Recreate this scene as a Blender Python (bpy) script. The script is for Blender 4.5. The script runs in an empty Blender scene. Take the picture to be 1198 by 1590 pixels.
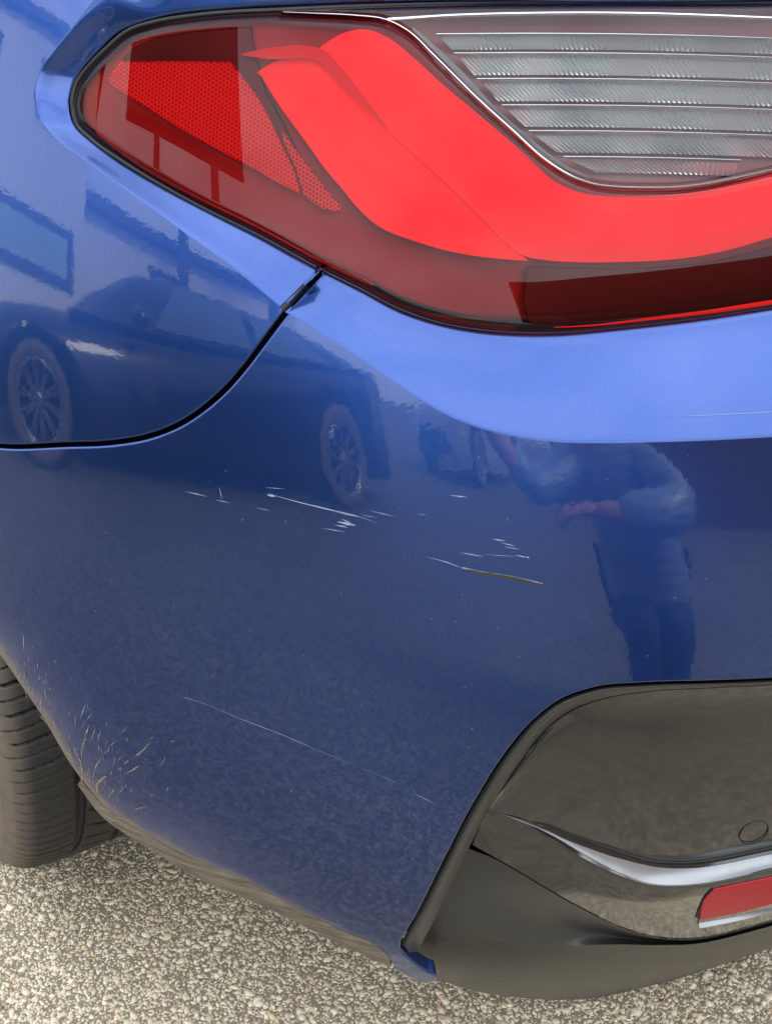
import bpy, bmesh, math, random
import numpy as np
from mathutils import Vector, Matrix, geometry
sc = bpy.context.scene
rng = np.random.default_rng(7); random.seed(7)
# ------------------------------------------------------------------ camera
FPX = 1700.; PITCH = math.radians(30); YAW = math.radians(33); CAMZ = 1.0
cp, sp = math.cos(PITCH), math.sin(PITCH)
_fh = np.array([math.sin(YAW), math.cos(YAW), 0]); _R = np.array([math.cos(YAW), -math.sin(YAW), 0])
_FW = _fh*cp + np.array([0, 0, -sp]); _UP = _fh*sp + np.array([0, 0, cp])
cam = bpy.data.cameras.new('camera'); camo = bpy.data.objects.new('camera', cam); sc.collection.objects.link(camo)
camo.location = (0, 0, CAMZ); camo.rotation_euler = (math.radians(90)-PITCH, 0, -YAW)
cam.sensor_fit = 'HORIZONTAL'; cam.sensor_width = 36; cam.lens = FPX/1198*36; cam.clip_start = .02; cam.clip_end = 500
sc.camera = camo
# ------------------------------------------------------------------ sky, sun, exposure
SUN_EL, SUN_AZ = math.radians(38), math.radians(92)      # azimuth clockwise from +Y
w = bpy.data.worlds.new('World'); sc.world = w; w.use_nodes = True
nt = w.node_tree; nt.nodes.clear()
N = nt.nodes.new; L = nt.links.new
out = N('ShaderNodeOutputWorld'); bg = N('ShaderNodeBackground'); sky = N('ShaderNodeTexSky')
sky.sky_type = 'NISHITA'; sky.sun_disc = False; sky.sun_elevation = SUN_EL; sky.sun_rotation = SUN_AZ; sky.air_density = 1.2; sky.dust_density = 2.5
tc = N('ShaderNodeTexCoord'); mp = N('ShaderNodeMapping'); mp.inputs['Scale'].default_value = (1, 1, 2.2)
nz = N('ShaderNodeTexNoise'); nz.inputs['Scale'].default_value = 2.2; nz.inputs['Detail'].default_value = 6; nz.inputs['Roughness'].default_value = .55
rp = N('ShaderNodeValToRGB'); rp.color_ramp.elements[0].position = .30; rp.color_ramp.elements[1].position = .62
rp.color_ramp.elements[0].color = (.32, .32, .32, 1); rp.color_ramp.elements[1].color = (1, 1, 1, 1)
mx = N('ShaderNodeMix'); mx.data_type = 'RGBA'; mx.inputs['B'].default_value = (9.6, 10.0, 10.6, 1)
L(tc.outputs['Generated'], mp.inputs[0]); L(mp.outputs[0], nz.inputs['Vector']); L(nz.outputs['Fac'], rp.inputs[0])
L(rp.outputs[0], mx.inputs['Factor']); L(sky.outputs[0], mx.inputs['A']); L(mx.outputs['Result'], bg.inputs[0]); L(bg.outputs[0], out.inputs[0])
bg.inputs[1].default_value = .118
sun = bpy.data.lights.new('sun', 'SUN'); sun.energy = 2.0; sun.angle = math.radians(16); sun.color = (1, .95, .88)
suno = bpy.data.objects.new('sun', sun); sc.collection.objects.link(suno)
sd = Vector((math.sin(SUN_AZ)*math.cos(SUN_EL), math.cos(SUN_AZ)*math.cos(SUN_EL), math.sin(SUN_EL)))
suno.rotation_euler = sd.to_track_quat('Z', 'Y').to_euler()
sc.view_settings.view_transform = 'Standard'; sc.view_settings.look = 'None'; sc.view_settings.gamma = 1
sc.view_settings.exposure = 1.42

# ------------------------------------------------------------------ body surface S(s, z, off)
_ks = [0, .55, .70, .82, .92, 1.02, 1.10, 1.17, 1.23, 1.28, 1.34, 1.42, 1.52, 1.75, 2.2, 3.2]
_kt = [.5, 2.5, 6., 12., 24., 36., 42.5, 47., 53., 60., 67., 72.5, 75., 78., 84., 89.]
SN = 6401; _s = np.linspace(0, 3.2, SN)
_th = np.interp(_s, _ks, _kt); _k = np.exp(-.5*(np.arange(-120, 121)/38.)**2); _k /= _k.sum()
_th = np.radians(np.convolve(np.pad(_th, 120, mode='edge'), _k, 'valid'))
_ds = _s[1]-_s[0]
_px = np.concatenate([[0], np.cumsum(np.sin(_th)[:-1]*_ds)]); _py = -np.concatenate([[0], np.cumsum(np.cos(_th)[:-1]*_ds)])
_i0 = int(round(1.225/_ds)); _px += .288-_px[_i0]; _py += .420-_py[_i0]
_zz = np.linspace(-.1, 1.3, 1401)
_kz = [-.1, .16, .20, .26, .34, .42, .52, .62, .70, .75, .84, .92, .98, 1.03, 1.3]
_ka = [-29, -28, -24, -18, -13, -7, 0, 4, 7, 9.5, 16.5, 20, 26, 45, 55]
_ta = np.interp(_zz, _kz, _ka); _k2 = np.exp(-.5*(np.arange(-60, 61)/18.)**2); _k2 /= _k2.sum()
_ta = np.tan(np.radians(np.convolve(np.pad(_ta, 60, mode='edge'), _k2, 'valid')))
_o = np.concatenate([[0], np.cumsum(_ta[:-1]*.001)]); _o -= _o[620]
_oz2 = np.interp(_zz, [-.1, .40, .52, .60, .76, 1.3], [-.02, -.02, -.017, -.006, .024, .024]); _oz2 = np.convolve(np.pad(_oz2, 60, mode='edge'), _k2, 'valid')
_oz3 = np.interp(_zz, [-.1, .79, .98, 1.3], [0, 0, .027, .07]); _oz3 = np.convolve(np.pad(_oz3, 60, mode='edge'), _k2, 'valid')
def rl(s): q = np.clip((np.asarray(s, float)-.95)/.5, 0, 1); return q*q*(3-2*q)
def rw(s): q = np.clip((np.asarray(s, float)-1.0)/.6, 0, 1); return q*q*(3-2*q)
def ko(s, z):
    q = np.clip((np.asarray(s, float)-1.03)/.27, 0, 1); q = q*q*(3-2*q); h = np.clip((z-.66)/.08, 0, 1); return 1-h*(1-q)*.66
def S(s, z, off=0.):
    s = np.asarray(s, float); z = np.asarray(z, float)
    x = np.interp(s, _s, _px); y = np.interp(s, _s, _py); t = np.interp(s, _s, _th)
    y = y + np.maximum(0, -s); o = np.interp(z, _zz, _o)+off*ko(s, z)+rw(s)*np.interp(z, _zz, _oz2)+rl(s)*np.interp(z, _zz, _oz3)
    return np.stack([x+np.cos(t)*o, y+np.sin(t)*o, z], -1)
_ci = slice(0, SN, 8); _cs = _s[_ci]; _cx = _px[_ci]; _cy = _py[_ci]; _ct = _th[_ci]
def ray(px, py):
    return _FW + _R*((px-599)/FPX) - _UP*((py-795)/FPX)
def proj(px, py, off=0.):
    """the point of the body surface (inset by off) that lies on one line of sight; returns s, z"""
    d = ray(px, py); T = np.arange(.3, 2.2, .006); P = np.array([0, 0, CAMZ])+T[:, None]*d
    def g(P):
        dx = P[:, 0, None]-_cx; dy = P[:, 1, None]-_cy; k = np.argmin(dx*dx+dy*dy, 1); ar = np.arange(len(k))
        n = dx[ar, k]*-np.cos(_ct[k])+dy[ar, k]*-np.sin(_ct[k]); tg = dx[ar, k]*np.sin(_ct[k])-dy[ar, k]*np.cos(_ct[k])
        return n+np.interp(P[:, 2], _zz, _o)+off*ko(_cs[k]+tg, P[:, 2])+rw(_cs[k]+tg)*np.interp(P[:, 2], _zz, _oz2)+rl(_cs[k]+tg)*np.interp(P[:, 2], _zz, _oz3), _cs[k]+tg
    v, s = g(P); i = np.where((v[:-1] > 0) & (v[1:] <= 0))[0]
    i = i[0] if len(i) else int(np.argmin(np.abs(v)))
    a, b = T[i], T[min(i+1, len(T)-1)]
    for _ in range(3):
        TT = np.linspace(a, b, 12); v, s = g(np.array([0, 0, CAMZ])+TT[:, None]*d)
        j = np.where((v[:-1] > 0) & (v[1:] <= 0))[0]; j = j[0] if len(j) else 0
        f = v[j]/(v[j]-v[j+1]+1e-12); f = min(max(f, 0), 1); t = TT[j]+f*(TT[j+1]-TT[j]); a, b = TT[j], TT[j+1]
    v, s = g((np.array([0, 0, CAMZ])+t*d)[None]); return float(s[0]), float(CAMZ+t*d[2])
def P2(pts, off=0.):
    """list of photo points (px, py[, off]) or ('w', s, z[, off]) -> array of s, z, off"""
    r = []
    for p in pts:
        if p[0] == 'w': r.append((p[1], p[2], p[3] if len(p) > 3 else off))
        else:
            o = p[2] if len(p) > 2 else off; q = proj(p[0], p[1], o); r.append((q[0]+(.32 if p[0] == 1330 else 0), q[1], o))   # the rear goes on past the frame
    return np.array(r)
def spline(c, n, closed=False):
    """Catmull-Rom (centripetal-ish by chord) through c, n samples evenly spaced in length"""
    c = np.asarray(c, float)
    if closed: c = np.vstack([c, c[:1]])
    k = np.concatenate([[0], np.cumsum(np.maximum(1e-6, np.linalg.norm(np.diff(c[:, :2], axis=0), axis=1)))])
    m = np.zeros_like(c); 
    for i in range(len(c)):
        a, b = max(i-1, 0), min(i+1, len(c)-1)
        if closed and i in (0, len(c)-1): a, b, per = len(c)-2, 1, k[-1]; m[i] = (c[1]-c[-2])/(k[1]+k[-1]-k[-2]); continue
        if 0 < i < len(c)-1:
            d0 = (c[i]-c[i-1])/(k[i]-k[i-1]); d1 = (c[i+1]-c[i])/(k[i+1]-k[i]); h0 = k[i]-k[i-1]; h1 = k[i+1]-k[i]
            m[i] = (d0*h1+d1*h0)/(h0+h1)
        else: m[i] = (c[b]-c[a])/(k[b]-k[a])
    t = np.linspace(0, k[-1], n, endpoint=not closed); i = np.clip(np.searchsorted(k, t, 'right')-1, 0, len(c)-2)
    h = (k[i+1]-k[i]); u = (t-k[i])/h; h = h[:, None]; u = u[:, None]
    return (2*u**3-3*u**2+1)*c[i]+(u**3-2*u**2+u)*h*m[i]+(-2*u**3+3*u**2)*c[i+1]+(u**3-u**2)*h*m[i+1]

# ------------------------------------------------------------------ object helpers
col = sc.collection
def link(name, me, mat=None, parent=None):
    o = bpy.data.objects.new(name, me); col.objects.link(o)
    if mat is not None: me.materials.append(mat)
    if parent is not None: o.parent = parent; o.matrix_parent_inverse = parent.matrix_world.inverted()
    return o
def empty(name, loc=(0, 0, 0), rz=0):
    o = bpy.data.objects.new(name, None); col.objects.link(o); o.location = loc; o.rotation_euler = (0, 0, rz)
    o.empty_display_size = .1; bpy.context.view_layer.update(); return o
def tag(o, label=None, cat=None, group=None, kind=None):
    if label: o['label'] = label
    if cat: o['category'] = cat
    if group: o['group'] = group
    if kind: o['kind'] = kind
    return o
def mesh(name, V, Fc, mat=None, parent=None, smooth=True, normals=None, attrs=None):
    me = bpy.data.meshes.new(name); me.from_pydata(np.asarray(V, float).reshape(-1, 3).tolist(), [], [list(map(int, f)) for f in Fc])
    me.polygons.foreach_set('use_smooth', [smooth]*len(me.polygons))
    if attrs:
        for k, a in attrs.items():
            at = me.attributes.new(k, 'FLOAT', 'POINT'); at.data.foreach_set('value', np.asarray(a, float))
    me.update()
    if normals is not None: me.normals_split_custom_set_from_vertices(normals.tolist())
    return link(name, me, mat, parent)
def grid_faces(nu, nv, flip=False, cu=False, cv=False):
    i, j = np.meshgrid(np.arange(nu if cu else nu-1), np.arange(nv if cv else nv-1), indexing='ij')
    i2, j2 = (i+1) % nu, (j+1) % nv
    f = np.stack([i*nv+j, i*nv+j2, i2*nv+j2, i2*nv+j], -1).reshape(-1, 4)
    return f[:, ::-1] if flip else f
def loft(name, rows, n, m, mat, parent, smooth=True, rounded=True, sharp=None, straight=False):
    """rows: arrays of (s,z,off) control points; resampled to n columns, m rows between neighbours"""
    R_ = np.array([spline(r, n) for r in rows]); out = []
    if straight or len(rows) == 2:
        for a, b in zip(R_[:-1], R_[1:]):
            for k in range(m): out.append(a+(b-a)*k/m)
        out.append(R_[-1])
    else:
        q = np.linspace(0, len(rows)-1, (len(rows)-1)*m+1)
        for t in q:
            i = min(int(t), len(rows)-2); u = t-i; p0 = R_[max(i-1, 0)]; p1 = R_[i]; p2 = R_[i+1]; p3 = R_[min(i+2, len(rows)-1)]
            out.append(.5*((2*p1)+(-p0+p2)*u+(2*p0-5*p1+4*p2-p3)*u*u+(-p0+3*p1-3*p2+p3)*u**3))
    out = np.array(out); V = S(out[..., 0], out[..., 1], out[..., 2])
    o = mesh(name, V, grid_faces(out.shape[0], n), mat, parent, smooth)
    fix_out(o)
    return o
def fix_out(o):
    """turn faces so that they look away from the car"""
    me = o.data; c = sum((p.normal.dot(Vector((-.55, -.8, .2))) * p.area for p in me.polygons))
    if c < 0: me.flip_normals()
def pip(x, y, poly):
    r = np.zeros(x.shape, bool); a = poly; b = np.roll(poly, -1, 0)
    for (x0, y0), (x1, y1) in zip(a, b):
        c = ((y0 > y) != (y1 > y))
        if y0 != y1: r ^= c & (x < (x1-x0)*(y-y0)/(y1-y0)+x0)
    return r
def pdist(x, y, poly, closed=True):
    a = poly; b = np.roll(poly, -1, 0)
    if not closed: a, b = poly[:-1], poly[1:]
    d = np.full(x.shape, 9.)
    for (x0, y0), (x1, y1) in zip(a, b):
        l = (x1-x0)**2+(y1-y0)**2+1e-16; t = np.clip(((x-x0)*(x1-x0)+(y-y0)*(y1-y0))/l, 0, 1)
        d = np.minimum(d, np.hypot(x-x0-t*(x1-x0), y-y0-t*(y1-y0)))
    return d
def inset(poly, a):
    """shrink a closed polygon by a (positive = inwards)"""
    p = poly; area = np.sum(p[:, 0]*np.roll(p[:, 1], -1)-np.roll(p[:, 0], -1)*p[:, 1])
    t = np.roll(p, -1, 0)-np.roll(p, 1, 0); t /= np.linalg.norm(t, axis=1)[:, None]+1e-12
    n = np.stack([-t[:, 1], t[:, 0]], -1)*(1 if area > 0 else -1); return p+n*a
def dense(poly, step):
    r = []
    for a, b in zip(poly, np.roll(poly, -1, 0)):
        k = max(1, int(math.ceil(np.linalg.norm(b-a)/step))); r += [a+(b-a)*i/k for i in range(k)]
    return np.array(r)
def region(name, poly, step, mat, parent, off=0., fillet=.002, skirt=.012, offf=None, attr=None, fline=None):
    """one sheet of the body surface inside a closed outline (s,z), edges rolled in and a returned rim"""
    poly = dense(poly[:, :2], step*.6); x0, y0 = poly.min(0); x1, y1 = poly.max(0)
    gx, gy = np.meshgrid(np.arange(x0, x1, step), np.arange(y0, y1, step*.9)); gx[::2] += step/2
    gx = gx.ravel(); gy = gy.ravel(); k = pip(gx, gy, poly); gx = gx[k]; gy = gy[k]
    fd = (lambda a, b: pdist(a, b, fline, False)) if fline is not None else (lambda a, b: pdist(a, b, poly))
    D = pdist(gx, gy, poly); k = D > max(step*.55, fillet*1.3); pts = [poly]
    for r in (.12, .35, .65, 1.):
        q = inset(poly, fillet*r); kk = pip(q[:, 0], q[:, 1], poly) & (pdist(q[:, 0], q[:, 1], poly) > fillet*r*.9); pts.append(q[kk])
    pts.append(np.stack([gx[k], gy[k]], -1)); allp = np.vstack(pts); nb = len(poly)
    vs, es, fs, *_ = geometry.delaunay_2d_cdt([Vector(p) for p in allp], [(i, (i+1) % nb) for i in range(nb)], [], 1, 1e-7)
    v = np.array([tuple(p) for p in vs])
    def offs(s, z):
        d = fd(s, z); ins = pip(s, z, poly) | (pdist(s, z, poly) < 1e-4) if fline is not None else pip(s, z, poly); d = np.where(ins, d, 0)
        u = np.clip(1-d/fillet, 0, 1); r = off+fillet*(1-np.sqrt(np.maximum(0, 1-u*u)))
        return r+(offf(s, z) if offf else 0)
    O = offs(v[:, 0], v[:, 1]); P = S(v[:, 0], v[:, 1], O)
    fs = [f for f in fs if len(f) >= 3]; F = np.array([list(f)[:3] for f in fs])
    n = np.cross(P[F[:, 1]]-P[F[:, 0]], P[F[:, 2]]-P[F[:, 0]]); ns = n.sum(0)
    if ns @ np.array([-.55, -.8, .1]) < 0: F = F[:, ::-1]
    # normals straight from the surface, so that reflections stay clean
    e = .0004; dd = fd(v[:, 0], v[:, 1])
    def oi(s, z): return offs(s, z)
    sg = np.where(dd < fillet*1.02)[0]
    ps = S(v[:, 0]+.0015, v[:, 1], off+(offf(v[:, 0]+.0015, v[:, 1]) if offf else 0))-S(v[:, 0]-.0015, v[:, 1], off+(offf(v[:, 0]-.0015, v[:, 1]) if offf else 0))
    pz = S(v[:, 0], v[:, 1]+.003, off+(offf(v[:, 0], v[:, 1]+.003) if offf else 0))-S(v[:, 0], v[:, 1]-.003, off+(offf(v[:, 0], v[:, 1]-.003) if offf else 0))
    nn = np.cross(ps, pz); nn /= np.linalg.norm(nn, axis=1)[:, None]
    if len(sg):   # rolled edge: lean the normal towards the edge
        q = v[sg]; g = np.stack([fd(q[:, 0]+e, q[:, 1])-fd(q[:, 0]-e, q[:, 1]), fd(q[:, 0], q[:, 1]+e)-fd(q[:, 0], q[:, 1]-e)], -1)
        ond = dd[sg] < 2e-4
        if ond.any():
            ii = inset(poly, .0006); kd = np.argmin(((q[ond][:, None]-poly[None])**2).sum(-1), 1); g[ond] = ii[kd]-poly[kd]
        g /= np.linalg.norm(g, axis=1)[:, None]+1e-9
        u = np.clip(1-dd[sg]/fillet, 0, .97)[:, None]; es_ = ps[sg]/np.linalg.norm(ps[sg], axis=1)[:, None]; ez_ = pz[sg]/np.linalg.norm(pz[sg], axis=1)[:, None]
        nn[sg] = nn[sg]*np.sqrt(1-u*u)-(es_*g[:, :1]+ez_*g[:, 1:])*u
        nn[sg] /= np.linalg.norm(nn[sg], axis=1)[:, None]
    V = [P]; Fl = [tuple(f) for f in F]; NN = [nn]; base = len(P)
    if skirt:   # returned rim
        b = inset(poly, .0); Pb = S(b[:, 0], b[:, 1], offs(b[:, 0], b[:, 1])); b2 = inset(poly, skirt*.15); Pc = S(b2[:, 0], b2[:, 1], off+fillet+skirt+(offf(b2[:, 0], b2[:, 1]) if offf else 0))
        V += [Pb, Pc]; i = np.arange(nb); j = (i+1) % nb; Fl += [tuple(t) for t in np.stack([base+i, base+j, base+nb+j, base+nb+i], -1)]
        ii = inset(poly, .001); g = S(ii[:, 0], ii[:, 1], 0)-S(poly[:, 0], poly[:, 1], 0); g = -g/np.linalg.norm(g, axis=1)[:, None]
        NN += [g, g]
    A = {}
    if attr:
        for k_, f_ in attr.items():
            a = f_(v[:, 0], v[:, 1]); A[k_] = np.concatenate([a]+([f_(b[:, 0], b[:, 1])]*2 if skirt else []))
    return mesh(name, np.vstack(V), Fl, mat, parent, True, np.vstack(NN), A or None)
def tube_pts(P, r, mat, name, parent, ns=8, taper=False):
    P = np.asarray(P, float); n = len(P); T = np.gradient(P, axis=0); T /= np.linalg.norm(T, axis=1)[:, None]
    up = np.array([.13, .21, .97]); A = np.cross(T, up); A /= np.linalg.norm(A, axis=1)[:, None]; B = np.cross(T, A)
    rr = np.full(n, r) if np.isscalar(r) else np.asarray(r); a = np.linspace(0, 2*math.pi, ns, endpoint=False)
    V = P[:, None]+rr[:, None, None]*(A[:, None]*np.cos(a)[None, :, None]+B[:, None]*np.sin(a)[None, :, None])
    return mesh(name, V, grid_faces(n, ns, cv=True), mat, parent)
def box(bm, c, s, rot=None, bevel=0):
    r = bmesh.ops.create_cube(bm, size=1); M = Matrix.Translation(c) @ (rot or Matrix.Identity(4)) @ Matrix.Diagonal((*s, 1))
    bmesh.ops.transform(bm, matrix=M, verts=r['verts'])
    if bevel: bmesh.ops.bevel(bm, geom=list({e for v in r['verts'] for e in v.link_edges}), offset=bevel, segments=2, affect='EDGES', profile=.5)
def bm_obj(name, bm, mat, parent=None, smooth=False):
    me = bpy.data.meshes.new(name); bm.to_mesh(me); bm.free(); me.polygons.foreach_set('use_smooth', [smooth]*len(me.polygons))
    return link(name, me, mat, parent)

# ------------------------------------------------------------------ materials
def mat(name, color=(.5, .5, .5), rough=.5, metal=0., coat=0., coat_rough=.03, spec=.5, build=None):
    m = bpy.data.materials.new(name); m.use_nodes = True; t = m.node_tree; b = t.nodes['Principled BSDF']
    b.inputs['Base Color'].default_value = (*color, 1); b.inputs['Roughness'].default_value = rough; b.inputs['Metallic'].default_value = metal
    b.inputs['Coat Weight'].default_value = coat; b.inputs['Coat Roughness'].default_value = coat_rough; b.inputs['Specular IOR Level'].default_value = spec
    if build: build(t, b)
    return m
def nnode(t, typ, **kw):
    n = t.nodes.new(typ)
    for k, v in kw.items():
        if k in n.inputs: n.inputs[k].default_value = v
        else: setattr(n, k, v)
    return n
def noise(t, scale, detail=3, rough=.5, coord='Object', stretch=None):
    tc = t.nodes.new('ShaderNodeTexCoord'); n = nnode(t, 'ShaderNodeTexNoise', Scale=scale, Detail=detail, Roughness=rough)
    if stretch:
        mp = t.nodes.new('ShaderNodeMapping'); mp.inputs['Scale'].default_value = stretch; t.links.new(tc.outputs[coord], mp.inputs[0]); t.links.new(mp.outputs[0], n.inputs['Vector'])
    else: t.links.new(tc.outputs[coord], n.inputs['Vector'])
    return n.outputs['Fac']
def ramp(t, fac, stops):
    r = t.nodes.new('ShaderNodeValToRGB'); e = r.color_ramp.elements
    while len(e) < len(stops): e.new(.5)
    for k, (p, c) in enumerate(stops): e[k].position = p; e[k].color = (*c, 1) if len(c) == 3 else c
    t.links.new(fac, r.inputs[0]); return r.outputs[0]
def mixc(t, fac, a, b, mode='MIX'):
    m = t.nodes.new('ShaderNodeMix'); m.data_type = 'RGBA'; m.blend_type = mode
    for k, v in (('Factor', fac), ('A', a), ('B', b)):
        if isinstance(v, bpy.types.NodeSocket): t.links.new(v, m.inputs[k])
        elif k == 'Factor': m.inputs[k].default_value = v
        else: m.inputs[k].default_value = (*v, 1)
    return m.outputs['Result']
def math_(t, op, a, b=None, clamp=False):
    m = t.nodes.new('ShaderNodeMath'); m.operation = op; m.use_clamp = clamp
    for k, v in ((0, a), (1, b)):
        if v is None: continue
        if isinstance(v, bpy.types.NodeSocket): t.links.new(v, m.inputs[k])
        else: m.inputs[k].default_value = v
    return m.outputs[0]
def bump(t, h, strength, dist=.01):
    b = nnode(t, 'ShaderNodeBump', Strength=strength, Distance=dist); t.links.new(h, b.inputs['Height']); return b.outputs[0]
def paint_nodes(t, b):
    # metallic flakes under the clear coat, faint orange peel in the coat, road dust where the 'dust' attribute says
    tcn = t.nodes.new('ShaderNodeTexCoord'); vo = nnode(t, 'ShaderNodeTexVoronoi', Scale=1500.); t.links.new(tcn.outputs['Object'], vo.inputs['Vector'])
    base = mixc(t, .10, (.020, .066, .272), vo.outputs['Color'], 'OVERLAY')
    at = t.nodes.new('ShaderNodeAttribute'); at.attribute_name = 'dust'
    n1 = noise(t, 55, 8, .7); n2 = noise(t, 420, 4, .7, stretch=(1, 1, .35)); n3 = noise(t, 9, 4, .6)
    d = math_(t, 'ADD', at.outputs['Fac'], math_(t, 'MULTIPLY', math_(t, 'SUBTRACT', n1, .5), math_(t, 'MULTIPLY', at.outputs['Fac'], 1.7)))
    sp_ = math_(t, 'MULTIPLY', math_(t, 'GREATER_THAN', n2, .66), math_(t, 'MULTIPLY', at.outputs['Fac'], .55))
    d = math_(t, 'ADD', d, sp_, True)
    film = math_(t, 'MULTIPLY', math_(t, 'MULTIPLY', at.outputs['Fac'], 1.0), n3)
    colr = mixc(t, d, base, (.20, .165, .12)); t.links.new(colr, b.inputs['Base Color'])
    t.links.new(math_(t, 'SUBTRACT', .96, d, True), b.inputs['Metallic'])
    t.links.new(math_(t, 'SUBTRACT', 1., d, True), b.inputs['Coat Weight'])
    t.links.new(math_(t, 'ADD', .30, math_(t, 'MULTIPLY', d, .5)), b.inputs['Roughness'])
    t.links.new(math_(t, 'ADD', .012, math_(t, 'MULTIPLY', film, .25)), b.inputs['Coat Roughness'])
    h = math_(t, 'ADD', noise(t, 330, 2), math_(t, 'MULTIPLY', noise(t, 90, 2), 1.2)); t.links.new(bump(t, h, .04, .0004), b.inputs['Coat Normal'])
M = {}
M['paint'] = mat('blue_metallic_paint', (.02, .08, .5), .28, .95, 1., .012, build=paint_nodes)
M['paint'].node_tree.nodes['Principled BSDF'].inputs['Coat IOR'].default_value = 1.55
M['black'] = mat('black_plastic', (.006, .006, .006), .6)
M['rubber_seal'] = mat('black_seal', (.008, .008, .009), .35)
def clad_nodes(t, b):
    at = t.nodes.new('ShaderNodeAttribute'); at.attribute_name = 'dust'
    n = noise(t, 30, 6, .65); n2 = noise(t, 700, 3, .7)
    f = math_(t, 'MULTIPLY', n, .55, True); f = math_(t, 'ADD', f, math_(t, 'MULTIPLY', math_(t, 'GREATER_THAN', n2, .72), .5), True)
    t.links.new(mixc(t, f, (.013, .0135, .012), (.032, .0325, .028)), b.inputs['Base Color'])
    t.links.new(bump(t, math_(t, 'ADD', noise(t, 200, 2), noise(t, 40, 2)), .06, .0006), b.inputs['Normal'])
    t.links.new(math_(t, 'ADD', .05, math_(t, 'MULTIPLY', n, .12)), b.inputs['Roughness'])
M['clad'] = mat('dark_gloss_cladding', (.03, .03, .028), .2, 0, .6, .06, .7, clad_nodes)
M['satin'] = mat('dark_satin_cladding', (.035, .036, .034), .38, 0, 0, spec=.5, build=lambda t, b: (t.links.new(mixc(t, noise(t, 40, 5), (.028, .029, .027), (.048, .047, .042)), b.inputs['Base Color']),))
M['reflector'] = mat('red_reflector', (.45, .01, .03),   .45, 0, .15, .2, .3, build=lambda t, b: (t.links.new(mixc(t, noise(t, 600, 2, stretch=(1, 1, .4)), (.30, .001, .008), (.52, .004, .022)), b.inputs['Base Color']),))
M['chrome'] = mat('chrome', (.8, .8, .8), .12, 1)
def lens(name, tint, rough=.0, ior=1.5, bumpy=0.):
    m = bpy.data.materials.new(name); m.use_nodes = True; t = m.node_tree; t.nodes.clear()
    o = t.nodes.new('ShaderNodeOutputMaterial'); tr = t.nodes.new('ShaderNodeBsdfTransparent'); gl = nnode(t, 'ShaderNodeBsdfGlossy', Roughness=rough); fr = nnode(t, 'ShaderNodeFresnel', IOR=ior); mxs = t.nodes.new('ShaderNodeMixShader')
    tr.inputs[0].default_value = (*tint, 1); gl.inputs[0].default_value = (1, 1, 1, 1)
    t.links.new(fr.outputs[0], mxs.inputs[0]); t.links.new(tr.outputs[0], mxs.inputs[1]); t.links.new(gl.outputs[0], mxs.inputs[2]); t.links.new(mxs.outputs[0], o.inputs[0]); return m
M['lens_red'] = lens('red_lens', (.98, .26, .26), 0, 1.37); M['lens_clear'] = lens('clear_lens', (.96, .97, .97))
M['bar'] = mat('red_light_guide', (1., .12, .13), .5)
M['bar_deep'] = mat('red_light_guide_deep', (.95, .012, .02), .5); M['edge_dark'] = mat('dark_red_edge', (.22, .003, .006), .4)
M['housing'] = mat('smoked_housing', (.20, .022, .022), .3); M['dark_reflection'] = mat('painted_dark_reflection', (.022, .006, .006), .3)
M['fold_shade'] = mat('dark_red_fold_shade', (.60, .003, .008), .5)
def retro(t, b, pale=False):
    q = []
    for an in ('hu', 'hv'):
        at = t.nodes.new('ShaderNodeAttribute'); at.attribute_name = an; q.append(at.outputs['Fac'])
    f = None
    for a_ in (0, 60, 120):
        ph_ = math_(t, 'ADD', math_(t, 'MULTIPLY', q[0], 2*math.pi*math.cos(math.radians(a_))), math_(t, 'MULTIPLY', q[1], 2*math.pi*math.sin(math.radians(a_))))
        c_ = math_(t, 'COSINE', ph_); f = c_ if f is None else math_(t, 'ADD', f, c_)
    f = math_(t, 'MULTIPLY', math_(t, 'ADD', f, 1.5), .222)
    c = ramp(t, f, [(0, (.80, .05, .08)), (.10, (.75, .03, .05)), (.35, (.16, .02, .02) if pale else (.30, .002, .008)), (1, (.20, .03, .03) if pale else (.42, .004, .012))])
    t.links.new(c, b.inputs['Base Color']); t.links.new(bump(t, f, .4, .0006), b.inputs['Normal'])
M['retro_pale'] = mat('honeycomb_reflector_edge', (.5, .02, .03), .25, build=lambda t, b: retro(t, b, True))
M['retro'] = mat('honeycomb_reflector', (.5, .02, .03), .25, build=retro)
def silver(t, b):
    t.links.new(mixc(t, noise(t, 25, 4), (.54, .58, .57), (.80, .84, .82)), b.inputs['Base Color'])
M['silver'] = mat('satin_silver', (.6, .6, .6), .32, .85, build=silver)
M['grey_inner'] = mat('grey_lamp_inner', (.17, .18, .18), .45, 0)

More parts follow.
